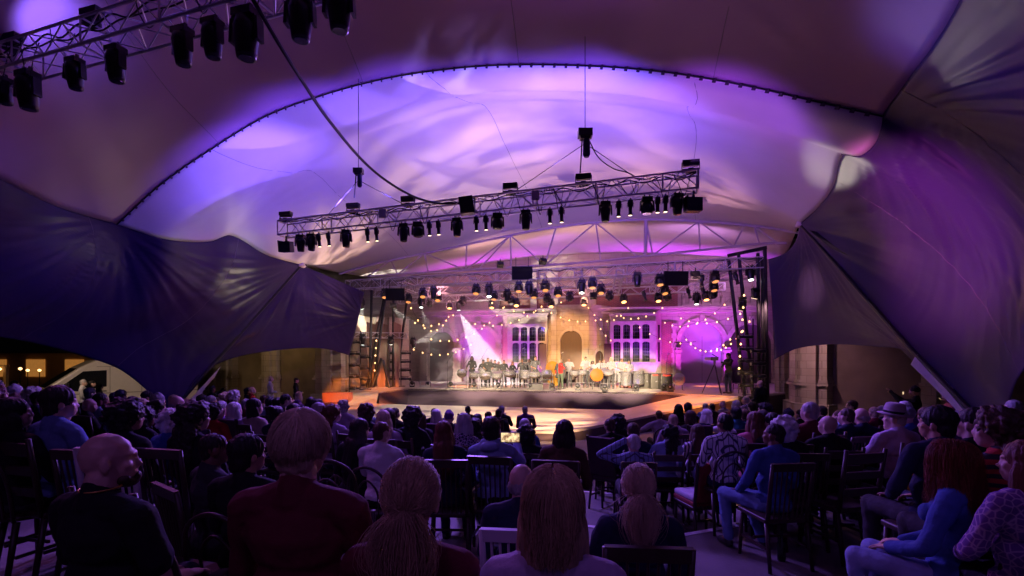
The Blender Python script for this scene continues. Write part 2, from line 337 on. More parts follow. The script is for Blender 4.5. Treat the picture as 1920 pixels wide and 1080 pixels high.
for k, (a, b, t) in enumerate(arches):
    r = (u(b) - u(a)) / 2; zs = z_((a + b) / 2, t) - r; q = MB(); q.arch(u(a) + .002, u(b) - .002, .004, zs, .40, .5)
    q.build('arch_boarding_or_shade', BOARD if k in (1, 2) else SHADE_AND_JOINT, mansion)  # dark infill puts the shade inside the open arches into its colour
    q = MB(); q.archring(u(a), u(b), 0, zs, .28, -.07, .1)
    q.box(((u(a) + u(b)) / 2, -.08, zs + r + .2), (.3, .2, .55)); q.build('arch_moulding', STONEP, mansion)
q = MB(); q.box((u(1319), .395, 1.6), (.02, .02, 3.1)); q.build('board_joint', SHADE_AND_JOINT, mansion)
for a, b in ((1355, 1367), (852, 865), (931, 938), (1266, 1275), (790, 802)):   # piers between arches
    q = MB(); cx = (u(a) + u(b)) / 2; ww = u(b) - u(a); top = z_(a, 658)
    q.box((cx, -.12, top / 2), (ww, .36, top)); q.box((cx, -.14, top), (ww + .16, .44, .14)); q.box((cx, -.14, .35), (ww + .14, .42, .12)); q.box((cx, -.15, .1), (ww + .2, .46, .3))
    for kk in range(5): q.box((cx, -.13, .6 + kk * .42), (ww + .04, .40, .2))
    q.build('pier', STONEP, mansion)
# upper storey, cornice, parapet
q = MB(); q.box((1, .7, ZC + 2.6), (46, .8, 4.4)); q.build('upper_wall', STONE, mansion)
def panel(a, b, z0, z1, y, d, mat, name):
    q = MB(); q.box(((u(a) + u(b)) / 2, y, (z0 + z1) / 2), (u(b) - u(a), d, z1 - z0)); return q.build(name, mat, mansion)
ub = ZC + .42
panel(922, 1031, ub, ub + 1.45, .26, .1, BRICK, 'brick_panel'); panel(1050, 1098, ub, ub + 1.5, .26, .1, BRICK, 'brick_panel')
panel(1118, 1272, ub, ub + 1.7, .26, .1, BRICK, 'brick_panel')
q = MB()
q.box((1, -.06, ZC + .21), (46.02, .96, .1)); q.box((1, -.14, ZC + .32), (46.03, 1.2, .14)); q.box((1, .0, ZC + .07), (46.01, .86, .14)); q.build('cornice', STONEP, mansion)
q = MB()                                               # pierced parapet on the right
for k in range(9):
    cx = u(1282) + k * .62; q.box((cx, .1, ub + .33), (.16, .2, .5)); q.box((cx + .31, .1, ub + .12), (.46, .16, .1))
    q.lathe([(.03, 0), (.1, .08), (.12, .18), (.05, .3), (.08, .36), (.02, .44)], (cx, .1, ub + .56), n=8)
q.build('parapet', STONEP, mansion)
for a in (1040, 1110, 930, 1000, 1300, 1420):
    q = MB(); q.box((u(a), .2, ub + 1.3), (.45, .25, 2.6)); q.build('pilaster', STONEP, mansion)
# brick with quoins beside the windows
for a, b, side in ((938, 951, -1), (1240, 1262, 1)):
    panel(a, b, .02, ZC - .55, -.02, .06, BRICK, 'brick_panel'); qe = a if side < 0 else b; q = MB()
    for k in range(12):
        ww = .34 if k % 2 else .2; q.box((u(qe) + (.06 if side > 0 else -.02), -.03, .22 + k * .33), (ww, .12, .31 if k % 2 else .33))
    q.build('quoins', STONEP, mansion)
# window bays
def bay(a, b, right, rows, cols):
    zt = z_((a + b) / 2, 588); ua, ub_ = u(a) - .12, u(b) + .1; y = -.62
    foot = [(ua, 0), (ua, y), (ub_, y), (ub_ + .42, 0)] if right else [(ua - .42, 0), (ua, y), (ub_, y), (ub_, 0)]
    w = MB(); w.prism([(p[0], p[1], 0) for p in foot], (0, 0, zt)); c = MB(); g = []
    for (t, bt) in rows:
        n = len(cols)
        for (p0, p1) in cols:
            U0, U1 = u(p0) * .982, u(p1) * .982; r = (U1 - U0) / 2
            z1, z0 = z_((a + b) / 2, t), z_((a + b) / 2, bt); c.arch(U0, U1, z0, z1 - r * .55, y - .2, y + .22, flat=.55); g.append((U0, U1, z0, z1))
    bo = cutwall('bay', w, c, STONEP, mansion)
    for (U0, U1, z0, z1) in g:
        wi = MB(); wi.box(((U0 + U1) / 2, y + .195, (z0 + z1) / 2), (U1 - U0 - .004, .03, z1 - z0 - .004)); wi = wi.build('window', GLASS, mansion)
        l = MB()
        for k in range(1, 4): l.box((U0 + (U1 - U0) * k / 4, y + .165, (z0 + z1) / 2), (.016, .02, z1 - z0))
        nz = max(3, int((z1 - z0) / .22))
        for k in range(1, nz): l.box(((U0 + U1) / 2, y + .166, z0 + (z1 - z0) * k / nz), (U1 - U0, .016, .014))
        l.build('glazing_bars', M('lead', (.16, .15, .17), .5, .5), wi)
    s = MB(); s.box(((ua + ub_) / 2, y - .05, z_((a + b) / 2, rows[1][1]) - .08), (ub_ - ua, .2, .1)); s.build('sill', STONEP, mansion); s = MB(); s.box(((ua + ub_) / 2, y - .04, z_((a + b) / 2, rows[0][0]) + .18), (ub_ - ua, .12, .06)); s.build('drip_moulding', STONEP, mansion); s = MB(); s.box(((ua + ub_) / 2, y - .05, zt - .1), (ub_ - ua + .1, .2, .14)); s.build('bay_cornice', STONEP, mansion)
    if right:
        d = Vector((.42, .62, 0)).normalized()
        for (t, bt) in rows:
            z1, z0 = z_(1231, t + 1), z_(1231, bt); m = MB(); cx, cy = ub_ + .2, y + .295
            m.box((cx + .013, cy - .01, (z0 + z1) / 2), (.3, .03, z1 - z0), rotm(rz=math.atan2(d.y, d.x))); m.build('window', GLASS, mansion)
colsL = [(961, 973), (977, 989), (993, 1005), (1009, 1022)]; colsR = [(1151, 1164), (1169, 1182), (1187, 1200), (1205, 1219)]
bay(957, 1025, False, [(614, 640), (643, 679)], colsL)
bay(1146, 1225, True, [(609, 636), (641, 678)], colsR)
# porch: front face with the door, canted right face with a side arch
zt = z_(1066, 583); w = MB(); yF = -1.3; ua, ue = u(1034) * .96, u(1104) * .96 + .05
w.prism([(ua, 0, 0), (ua, yF, 0), (ue, yF, 0), (ue + 1.25, 0, 0)], (0, 0, zt)); c = MB()
d0, d1 = u(1052) * .96, u(1092) * .96; r = (d1 - d0) / 2; zs = z_(1072, 622) - r
c.arch(d0, d1, -1, zs, yF - .3, yF + .5)
porch = cutwall('porch', w, c, STONE, mansion)
# side arch: flat dark sheet on the canted face, its colour painting recess shade
cd = Vector((1.25, 1.3, 0)).normalized(); ang = math.atan2(cd.y, cd.x); mid = Vector((ue + .68, yF + .7, 0))
rz = rotm(rz=ang)
def cant(mb, mat, name):
    mb.v = [tuple(rz @ Vector(v) + mid) for v in mb.v]; return mb.build(name, mat, mansion)
q = MB(); q.arch(-.42, .42, .01, 1.75, -.012, .05); cant(q, M('porch_gloom', (.05, .025, .02), .8), 'side_arch_shade')
q = MB(); q.archring(-.42, .42, 0, 1.75, .16, -.06, .05); q.box((-.5, -.02, .9), (.14, .1, 1.8)); q.box((.5, -.02, .9), (.14, .1, 1.8)); cant(q, STONEP, 'arch_moulding')
q = MB(); q.arch(d0 + .002, d1 - .002, .004, zs, yF + .3, yF + .4); door = q.build('door', WOOD, mansion)
q = MB()
for i in (0, 1):
    for k in range(4): q.box((d0 + r * (.5 + i), yF + .28, .35 + k * .55), (r * .62, .05, .4))
q.box((d0 + r, yF + .27, 1.4), (.05, .06, 2.8)); q.box((d0 + r, yF + .27, zs), (2 * r, .06, .08)); q.build('door_panels', WOOD, door)
q = MB(); q.archring(d0, d1, 0, zs, .16, yF - .07, yF + .05); q.box(((d0 + d1) / 2, yF - .09, zs + r + .12), (.18, .2, .36))
q.box((d0 - .1, yF - .04, zs), (.2, .12, .1)); q.box((d1 + .1, yF - .04, zs), (.2, .12, .1))
for s_ in (d0 - .08, d1 + .08): q.box((s_, yF - .02, zs / 2), (.13, .08, zs))
for cx in (d0 + .22, d1 - .22): q.lathe([(.01, -.12), (.16, -.1), (.2, -.04), (.2, .0), (.12, .03), (.02, .05)], (cx, yF, zs + 1.15), rotm(rx=R(90)), 18)
q.box(((d0 + d1) / 2, yF - .02, zs + 1.45), (.3, .1, .09)); q.build('arch_moulding', STONEP, mansion)
for cx in (ua + .22, ue - .2):
    q = MB(); q.box((cx, yF - .09, zt / 2), (.34, .2, zt)); q.box((cx, yF - .12, .4), (.46, .3, .8)); q.box((cx, yF - .12, zt - .28), (.42, .28, .1)); q.box((cx, yF - .12, .95), (.4, .26, .1)); q.build('pilaster', STONE, mansion)
q = MB()
for k, (e, t) in enumerate(((.08, .09), (.16, .1), (.25, .09))):
    z0 = zt - .02 + k * .095; q.prism([(ua - e, 0, z0), (ua - e, yF - e, z0), (ue + e * .6, yF - e, z0), (ue + 1.25 + e, 0, z0)], (0, 0, t))
q.build('cornice', STONEP, mansion)
for a in (1020, 1138):                                  # wooden shutters standing open
    q = MB(); q.box((u(a), -1.02, 1.35), (.5, .06, 2.6), rotm(rz=R(8))); q.build('shutter', WOOD, mansion)

# ------------------------------------------------------------------ side arcades (left and right of the stage)
def arcade(label, pts, H, mat_panel, bays):
    t = thing('arcade_wall', label, 'wall')
    for (p0, p1, kind) in bays:
        a, b = Vector(pts[p0]), Vector(pts[p1]); d = (b - a); L_ = d.length; an = math.atan2(d.y, d.x); m = (a + b) / 2
        q = MB(); th = .12 if kind == 'panel' else .9
        q.box((m.x, m.y, H / 2), (L_, th, H), rotm(rz=an))
        if kind == 'pier':
            q.box((m.x, m.y, .35), (L_ + .35, th + .35, .7), rotm(rz=an)); q.box((m.x, m.y, 1.55), (L_ + .22, th + .22, .12), rotm(rz=an)); q.box((m.x, m.y, 1.68), (L_ + .1, th + .1, .1), rotm(rz=an))
            nn = Vector((-d.y, d.x, 0)).normalized() * -1
            if nn.y > 0: nn = -nn
            q.box((m.x + nn.x * .5, m.y + nn.y * .5, H / 2), (L_ * .35, .25, H - .01), rotm(rz=an))
        q.build('pier' if kind == 'pier' else 'panel', STONE if kind == 'pier' else mat_panel, t)
    return t
def G0(px, D): return (P(px, 0, D).x, D, 0)
rp = [G0(1462, 24), G0(1480, 23.6), G0(1500, 22.5), G0(1512, 21.6), G0(1562, 20.6), G0(1745, 18.5), G0(1800, 17.5), G0(1990, 15.5)]
arcade('stone arcade wall right of the stage with a thick ribbed pier and dark boarding', rp, 4.6, M('brown_boarding', (.15, .11, .1), .8, var=.3, vscale=1.3),
       [(0, 1, 'pier'), (1, 2, 'panel'), (2, 3, 'pier'), (3, 4, 'pier'), (4, 5, 'panel'), (5, 6, 'pier'), (6, 7, 'panel')])
lp = [G0(330, 33), G0(385, 31.5), G0(402, 31), G0(425, 30.6), G0(430, 30.5), G0(448, 30), G0(500, 29), G0(528, 28.8), G0(600, 27.6), G0(648, 27.2), G0(700, 29.5), G0(760, 31)]
arcade('stone arcade wall left of the stage with tall pale piers and grey boarding', lp, 5.2, M('ochre_boarding', (.22, .18, .12), .8, var=.45, vscale=.8),
       [(0, 1, 'pier'), (1, 2, 'panel'), (2, 3, 'pier'), (4, 5, 'pier'), (5, 6, 'panel'), (6, 7, 'pier'), (7, 8, 'panel'), (8, 9, 'pier'), (9, 10, 'panel'), (10, 11, 'pier')])

# ------------------------------------------------------------------ far left: lit building, bank, lamp post
q = MB(); q.box((-42, 44, 1.6), (26, 3, 3.2)); fb = thing('cafe_building', 'low building lit orange far left behind the white van', 'building')
q.build('wall', M('ochre_render', (.5, .3, .12), .8, var=.3, vscale=.7), fb)
q = MB(); q.prism([(-56, 41.8, 3.2), (-28, 41.8, 3.2), (-28, 46, 4.6), (-56, 46, 4.6)], (0, 0, .15)); q.build('roof', M('dark_tiles', (.05, .04, .035), .8), fb)
for k in range(7):
    q = MB(); q.box((-52 + k * 3.4, 42.45, 1.9), (1.6, .1, 1.5)); q.build('window', M('lit_window', (.6, .3, .1), .5, emit=(1, .4, .08), es=.28, var=.5, vscale=2), fb)
hl = MB(); n = 24; vs = []; fs = []
for j in range(8):
    for i in range(n):
        x = -90 + i * 4; y = 50 + j * 5; z = 7.5 * math.sin(min(1, j / 5) * 1.4) * (.8 + .25 * noise.noise((x * .07, y * .07, 0))); vs.append((x, y, z))
for j in range(7):
    for i in range(n - 1): fs.append((j * n + i, j * n + i + 1, (j + 1) * n + i + 1, (j + 1) * n + i))
hl.add(vs, fs); struct(hl.build('grass_bank', M('night_grass', (.05, .06, .025), .9, var=.5, vscale=.5, bump=.5, bscale=3)))
# ================================================================== TENT MEMBRANES
def coons(top, bot, left, right, nu=90, nv=90, bulge=(0, 0, 0), wr=(), ripple=0, seed=0):
    T, Bm, Lf, Rt = ramp(top, nu), ramp(bot, nu), ramp(left, nv), ramp(right, nv)
    uu = np.linspace(0, 1, nu)[None, :, None]; vv = np.linspace(0, 1, nv)[:, None, None]
    S = (1 - vv) * T[None] + vv * Bm[None] + (1 - uu) * Lf[:, None] + uu * Rt[:, None] - (
        (1 - uu) * (1 - vv) * T[0] + uu * (1 - vv) * T[-1] + (1 - uu) * vv * Bm[0] + uu * vv * Bm[-1])
    S = S + (16 * uu * (1 - uu) * vv * (1 - vv)) * np.array(bulge)
    du = np.gradient(S, axis=1); dv = np.gradient(S, axis=0); nrm = np.cross(du, dv); nrm /= np.maximum(1e-9, np.linalg.norm(nrm, axis=2, keepdims=True))
    mn = nrm.reshape(-1, 3).mean(0); mn /= np.linalg.norm(mn)
    ax = np.cross(mn, [0, 0, 1.]); ax = ax / max(1e-6, np.linalg.norm(ax)); bx = np.cross(mn, ax)
    edge = np.minimum(1, 8 * np.minimum(np.minimum(uu, 1 - uu), np.minimum(vv, 1 - vv)))
    disp = np.zeros(S.shape[:2])
    for fo, amp, fr, rad in wr:
        d = S - np.array(fo); rr = np.linalg.norm(d, axis=2); an = np.arctan2(d @ bx, d @ ax)
        w_ = np.zeros_like(rr)
        for i in range(S.shape[0]):
            for j in range(S.shape[1]):
                if rr[i, j] < rad * 2.2: w_[i, j] = noise.noise((an[i, j] * fr, rr[i, j] * .25, seed + fo[0])) + .5 * noise.noise((an[i, j] * fr * 2.3, rr[i, j] * .3, seed + 9))
        disp += amp * w_ * np.minimum(rr / .8, 1) * np.exp(-(rr / rad) ** 2)
    if ripple:
        for i in range(S.shape[0]):
            for j in range(S.shape[1]):
                p = S[i, j]; disp[i, j] += ripple * noise.noise((p[0] * .5, p[1] * .5 + seed, p[2] * .5))
    S = S + nrm * (disp * edge[:, :, 0])[..., None]
    vs = S.reshape(-1, 3); fs = [(j * nu + i, j * nu + i + 1, (j + 1) * nu + i + 1, (j + 1) * nu + i) for j in range(nv - 1) for i in range(nu - 1)]
    m = MB(); m.v = [tuple(p) for p in vs]; m.f = fs; m.grid = S; m.nrm = nrm; return m
def pvc(name, col, rough, spec=.5):
    m = M(name, col, rough, var=.08, vscale=.6, bump=.15, bscale=2.2, spec=spec); return m
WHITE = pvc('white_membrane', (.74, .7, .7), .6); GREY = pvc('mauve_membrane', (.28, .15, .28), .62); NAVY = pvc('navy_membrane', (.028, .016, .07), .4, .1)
def PP(*a): return [P(*p) for p in a]
arcpx = [(218, 420), (300, 345), (400, 275), (500, 215), (600, 178), (700, 150), (800, 132), (930, 120), (1100, 121), (1250, 133), (1400, 158), (1520, 185), (1600, 203), (1655, 215)]
ARC = [P(x, y, 13 - 4 * (x - 218) / 1437) for x, y in arcpx]
tent = thing('tent_canopy', 'huge tensile tent roof of white and mauve panels laced along a curved seam', 'tent')
SEAM = M('welded_seam', (.12, .09, .13), .7)
def membrane(name, m, mat, parent, th=.012, seams=()):
    o = m.build(name, mat, parent, True); md = o.modifiers.new('s', 'SOLIDIFY'); md.thickness = th; md.offset = 0
    for fr in seams:                                    # welded joints between the cloth panels
        S = m.grid; i = int(abs(fr) * ((S.shape[1] if fr > 0 else S.shape[0]) - 1)); ln_ = S[:, i] if fr > 0 else S[i]
        c = np.array([0, 0, CH]); q = MB(); pts = [tuple(p + (c - p) / np.linalg.norm(c - p) * .012) for p in ln_[::2]]
        q.tube(pts, .007, 4); q.build('panel_seam', SEAM, parent)
    return o
Kp, Rp = P(565, 497, 21), P(1500, 420, 16)
far = PP((640, 512, 27), (700, 495, 26.6), (850, 463, 25.6), (1000, 432, 24.7), (1100, 418, 24), (1210, 411, 23.3), (1330, 416, 22.5), (1450, 428, 21.7), (1492, 436, 21))
lefte = [ARC[0]] + PP((300, 446, 13.8), (350, 453, 14.6), (395, 452, 15.4), (432, 441, 16), (500, 478, 18.5), (565, 496, 21)) + [far[0]]
righte = [ARC[-1]] + PP((1652, 240, 9.1), (1640, 270, 9.5), (1612, 292, 10), (1581, 290, 10.5), (1562, 350, 12.5), (1535, 388, 14.2), (1502, 418, 16)) + [far[-1]]
membrane('white_panel', coons(ARC, far, lefte, righte, 130, 110, (0, 0, 1.1), [(ARC[0], .08, 11, 5), (Kp, .05, 11, 4), (Rp, .05, 11, 4), (P(432, 441, 16), .07, 10, 3.5)], .05, 3), WHITE, tent, seams=(.18, .5, .82))
near = [Vector((-10, -4, 7.5)), Vector((-2, -5, 10)), Vector((7, -3, 8.6))]
nl = [ARC[0], P(110, 388, 11), P(0, 335, 9), P(-150, 240, 7), Vector((-10, -4, 7.5))]
nr = [ARC[-1], P(1700, 152, 8), P(1750, 85, 7), P(1800, 0, 6), P(1850, -120, 5), Vector((7, -3, 8.6))]
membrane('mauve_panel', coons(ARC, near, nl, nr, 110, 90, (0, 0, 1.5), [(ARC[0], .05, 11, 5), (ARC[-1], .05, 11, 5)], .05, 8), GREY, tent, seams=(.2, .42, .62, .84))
# lacing along the seam
q = MB(); arc2 = ramp(ARC, 90)
q.tube([tuple(p - np.array([0, 0, .03])) for p in arc2], .016, 6); q.build('seam_cable', BLACK, tent)
q = MB()
for p in ramp(ARC, 74)[1:-1]:
    q.box(tuple(p - np.array([0, 0, .05])), (.03, .09, .075), rotm(rx=R(30), rz=R(20)))
o = q.build('lacing', M('lacing_strap', (.05, .03, .05), .7), tent)
q = MB(); q.tube([P(1570, 193, 9.6), P(1576, 245, 10), P(1579, 290, 10.5)], .018, 6); q.build('seam_rope', M('grey_rope', (.2, .2, .22), .8), tent)
# pink roof panel behind the steel arch and dark gap panels
back = [Vector((-9.5, 36, 8.6)), Vector((4, 35, 10)), Vector((18, 32, 9.2))]
membrane('rear_panel', coons(far, back, [far[0], back[0]], [far[-1], back[2]], 40, 30, (0, 0, .3), (), .05), WHITE, tent)

# left side wall of the tent
sideL = thing('tent_wall', 'dark navy tent side sweeping down on the left with an arched lower edge', 'tent')
Ft = P(322, 800, 16)
topL = [P(-80, 290, 8.3), P(0, 335, 9), P(110, 388, 11), ARC[0]] + PP((300, 446, 13.8), (350, 453, 14.6), (395, 452, 15.4), (432, 441, 16), (500, 478, 18.5)) + [Kp]
ridL = [Kp, P(500, 570, 19.5), P(420, 668, 17.8), P(345, 745, 16.4), Ft]
botL = [P(-80, 612, 10.6), P(0, 632, 12), P(60, 645, 13), P(150, 668, 14.3), P(215, 690, 15), P(250, 713, 15.4), P(283, 742, 15.8), Ft]
botL = PP((-80, 612, 10.6), (0, 632, 12), (60, 643, 13), (150, 666, 14.3), (215, 688, 15), (252, 712, 15.4), (290, 748, 15.8)) + [Ft]
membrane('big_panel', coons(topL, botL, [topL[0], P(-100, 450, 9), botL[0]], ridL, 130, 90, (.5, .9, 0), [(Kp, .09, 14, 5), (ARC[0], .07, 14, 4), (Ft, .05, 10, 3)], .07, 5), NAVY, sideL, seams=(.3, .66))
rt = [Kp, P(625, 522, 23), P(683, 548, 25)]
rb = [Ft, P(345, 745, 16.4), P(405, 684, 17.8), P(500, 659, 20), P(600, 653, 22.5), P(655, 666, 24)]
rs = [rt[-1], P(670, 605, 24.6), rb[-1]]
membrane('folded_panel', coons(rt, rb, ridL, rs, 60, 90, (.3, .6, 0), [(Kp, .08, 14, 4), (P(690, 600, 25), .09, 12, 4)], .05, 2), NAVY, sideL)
STRAP = M('white_webbing', (.6, .58, .62), .6)
def strap(pts, w, parent):
    m = MB(); a = [Vector(p) for p in pts]
    poly = a + [p + Vector((w * .55, 0, w)) for p in a[::-1]]; m.prism(poly, (0, .03, 0)); return m.build('edge_strap', STRAP, parent)
strap([P(318, 800, 15.8), P(338, 752, 16.1), P(398, 688, 17.5)], -.38, sideL).location.x = .28
q = MB(); q.tube([Ft, P(345, 745, 16.4), P(500, 570, 19.5), Kp], .06, 8); q.build('ridge_cable', BLACK, sideL)
q = MB(); q.tube([Kp + Vector((0, .1, .2)), P(620, 545, 23), P(672, 582, 25)], .035, 6); q.build('stay_rope', BLACK, sideL)

# right side wall of the tent
sideR = thing('tent_wall', 'dark navy tent side with purple light sweeping down on the right', 'tent')
Fr = P(1880, 830, 9)
ridR = [Rp, P(1600, 535, 13.6), P(1712, 662, 11.4), P(1820, 772, 9.8), Fr]
topR = [Rp] + PP((1535, 388, 14.2), (1562, 350, 12.5), (1581, 290, 10.5), (1612, 292, 10), (1640, 270, 9.5), (1652, 240, 9.1)) + [ARC[-1]] + PP((1700, 152, 8), (1750, 85, 7), (1800, 0, 6), (1850, -120, 5))
topR = [Rp] + PP((1535, 388, 14.2), (1562, 350, 12.5), (1581, 290, 10.5), (1612, 292, 10), (1640, 270, 9.5), (1652, 240, 9.1), (1656, 215, 9), (1700, 152, 8), (1750, 85, 7), (1800, 0, 6), (1850, -120, 5))
c1, c2 = topR[-1], P(2300, 480, 5.5)
botR = [Fr, P(1892, 760, 8.9), P(1915, 700, 8.2), P(2000, 620, 7), c2]
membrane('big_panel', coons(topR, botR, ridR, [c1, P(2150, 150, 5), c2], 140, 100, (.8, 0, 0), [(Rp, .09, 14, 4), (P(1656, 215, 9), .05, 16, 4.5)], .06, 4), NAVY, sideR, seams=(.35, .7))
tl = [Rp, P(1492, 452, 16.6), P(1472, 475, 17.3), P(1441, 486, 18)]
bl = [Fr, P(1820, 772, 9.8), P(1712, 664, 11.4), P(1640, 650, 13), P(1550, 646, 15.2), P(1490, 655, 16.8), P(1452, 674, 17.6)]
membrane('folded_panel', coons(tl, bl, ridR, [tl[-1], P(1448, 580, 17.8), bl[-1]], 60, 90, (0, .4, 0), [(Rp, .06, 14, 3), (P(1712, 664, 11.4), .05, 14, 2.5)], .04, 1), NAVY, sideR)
strap([P(1712, 664, 11.2), P(1776, 725, 10.3), P(1840, 790, 9.6), P(1880, 832, 9)], -.24, sideR).location.x = .1
q = MB(); q.tube([Fr, P(1820, 770, 9.75), P(1712, 660, 11.35), P(1600, 533, 13.55), Rp], .05, 8); q.build('ridge_cable', BLACK, sideR)
q = MB(); q.prism([P(1518, 432, 15.2), P(1540, 436, 14.9), P(1598, 482, 13.6), P(1560, 466, 14.3)], (0, .02, 0)); q.build('slit_shade', BLACK, sideR)  # dark sheet laid on the cloth, painting the shade of an opening
q = MB(); q.lathe([(.12, 0), (.16, .05), (.1, .18), (.03, .3)], Rp - Vector((0, 0, .1)), n=12); q.build('mast_ring', STEEL, sideR)
q = MB(); q.lathe([(.15, 0), (.2, .05), (.12, .2), (.04, .35)], Kp - Vector((0, 0, .1)), n=12); q.build('mast_ring', STEEL, sideL)

# ------------------------------------------------------------------ white steel arch of the permanent canopy
arch = thing('steel_arch', 'white tubular steel arch truss with V shaped braces over the stage', 'roof truss')
tc_ = ramp([p + Vector((0, -.35, -.12)) for p in far], 60)
q = MB(); q.tube(tc_, .06, 8); q.build('top_chord', STEEL, arch)
bc = PP((690, 518, 26.5), (900, 505, 25.2), (1100, 492, 23.8), (1212, 480, 23.1), (1430, 457, 21.3), (1475, 456, 20.9)); bcr = ramp(bc, 60)
q = MB(); q.tube(bcr, .055, 8); q.build('bottom_chord', STEEL, arch)
def onc(c, px): return Vector(min(c, key=lambda p: abs(960 + p[0] / p[1] * F - px)))
for xt, xb in ((735, 690), (735, 745), (800, 745), (800, 800), (800, 870), (870, 870), (955, 870), (955, 900), (955, 958), (955, 1020), (1040, 1020), (1122, 1020), (1122, 1122), (1122, 1200), (1212, 1206), (1216, 1220), (1318, 1225), (1318, 1318), (1318, 1375), (1400, 1375), (1420, 1420), (1420, 1460)):
    q = MB(); q.tube([onc(tc_, xt), onc(bcr, xb)], .09 if xt == 1212 else .038, 6); q.build('brace', STEEL, arch)

# ------------------------------------------------------------------ lighting trusses
def truss(label, p0, p1, h=.5, wd=.5, bay=.55, r=.026, group='box trusses'):
    p0, p1 = Vector(p0), Vector(p1); t = thing('lighting_truss', label, 'truss', p0, 0, group)
    d = p1 - p0; L_ = d.length; d.normalize(); s = Vector((-d.y, d.x, 0)).normalized() * wd / 2; up = Vector((0, 0, h))
    cs = [s, -s, s + up, -s + up]
    for c in cs: MB().tube([c, c + d * L_], r, 6).build('chord', ALU, t)
    n = max(2, int(L_ / bay))
    for k, (a, b) in enumerate(((0, 2), (1, 3), (0, 1), (2, 3))):
        q = MB()
        for i in range(n):
            x0, x1 = L_ * i / n, L_ * (i + 1) / n
            if i % 2: a, b = b, a
            q.tube([cs[a] + d * x0, cs[b] + d * x1], r * .5, 4, False)
            if i % 2: a, b = b, a
            if i % 4 == 0: q.tube([cs[a] + d * (x0 + .001), cs[b] + d * (x0 + .001)], r * .75, 4, False)
        q.build('lacing', ALU, t)
    q = MB()
    for x in (0, L_):
        for a, b in ((0, 2), (1, 3), (0, 1), (2, 3)): q.tube([cs[a] + d * x, cs[b] + d * x], r * .9, 6)
    q.build('end_frame', ALU, t); return t
# fixtures ------------------------------------------------------------
def meshes_fixture():
    K = {}
    def hd(prof, n=18): return MB().lathe(prof, n=n).mesh('head', True)
    base = MB().box((0, 0, -.06), (.3, .22, .1)).box((-.07, 0, .02), (.03, .05, .1)).box((.07, 0, .02), (.03, .05, .1)).mesh('base')
    yoke = MB().box((0, 0, -.13), (.34, .14, .05)).box((-.185, 0, -.28), (.045, .13, .3), rotm(ry=.05)).box((.185, 0, -.28), (.045, .13, .3), rotm(ry=-.05)).mesh('yoke')
    K['wash'] = (base, yoke, hd([(.05, .16), (.13, .15), (.165, .05), (.165, -.1), (.15, -.16), (.135, -.16)]), MB().lathe([(.132, -.164), (.13, -.172)], n=18).mesh('lens'), -.32)
    K['spot'] = (base, yoke, hd([(.06, .26), (.13, .24), (.16, .12), (.15, -.02), (.13, -.2), (.12, -.27), (.1, -.27)]), MB().lathe([(.098, -.272), (.096, -.28)], n=18).mesh('lens'), -.36)
    b2 = MB().box((0, 0, -.02), (.04, .06, .08)).tube([(0, 0, -.04), (0, 0, -.12)], .015, 6).mesh('base')
    y2 = MB().box((0, 0, -.13), (.2, .03, .01)).box((-.1, 0, -.2), (.01, .03, .15)).box((.1, 0, -.2), (.01, .03, .15)).mesh('yoke')
    K['profile'] = (b2, y2, hd([(.06, .22), (.085, .2), (.085, .02), (.06, -.02), (.058, -.22), (.075, -.225), (.075, -.26), (.06, -.26)], 12), MB().lathe([(.056, -.262), (.054, -.268)], n=12).mesh('lens'), -.25)
    y3 = MB().box((0, 0, -.12), (.05, .05, .1)).mesh('yoke')
    K['flood'] = (b2, y3, MB().box((0, 0, 0), (.34, .22, .3)).box((-.18, 0, .02), (.02, .24, .33)).mesh('head'), MB().box((0, 0, -.153), (.3, .18, .004)).mesh('lens'), -.3)
    y4 = MB().box((0, 0, .1), (.5, .06, .04)).box((-.26, 0, .2), (.02, .06, .24)).box((.26, 0, .2), (.02, .06, .24)).mesh('yoke')
    b4 = MB().box((0, 0, .04), (.3, .22, .09)).box((0, 0, .1), (.16, .12, .06)).mesh('base')
    K['uplight'] = (b4, y4, MB().box((0, 0, 0), (.5, .2, .14)).box((0, 0, .09), (.46, .14, .05)).mesh('head'), MB().box((0, 0, -.072), (.44, .16, .004)).mesh('lens'), .3)
    for k, v in K.items(): v[2].materials.append(BLK2)
    return K
FX = meshes_fixture()
DARKL = M('dark_lens', (.03, .03, .04), .1, spec=.8)
def dots(name, col, es):
    m = bpy.data.materials.new(name); m.use_nodes = True; N = m.node_tree.nodes; L = m.node_tree.links; b = N["Principled BSDF"]
    tc = N.new("ShaderNodeTexCoord"); v = N.new("ShaderNodeTexVoronoi"); v.inputs['Scale'].default_value = 26; v.inputs['Randomness'].default_value = .25
    L.new(tc.outputs['Object'], v.inputs['Vector']); mr = N.new("ShaderNodeMapRange"); mr.inputs[1].default_value = .25; mr.inputs[2].default_value = .75; mr.inputs[3].default_value = es; mr.inputs[4].default_value = es * .12
    L.new(v.outputs['Distance'], mr.inputs[0]); L.new(mr.outputs[0], b.inputs['Emission Strength']); b.inputs['Emission Color'].default_value = col + (1,); b.inputs['Base Color'].default_value = (.1, .05, .03, 1); m.cycles.emission_sampling = 'NONE'; return m
ORL = dots('amber_led_lens', (1, .36, .1), 2.6); WHL = M('white_hot_lens', (1, 1, 1), .3, emit=(.9, 1, .85), es=25); TINY = M('warm_lens', (1, .8, .6), .3, emit=(1, .75, .45), es=4)
ORH = M('orange_hot_lens', (1, .6, .3), .3, emit=(1, .42, .12), es=5)
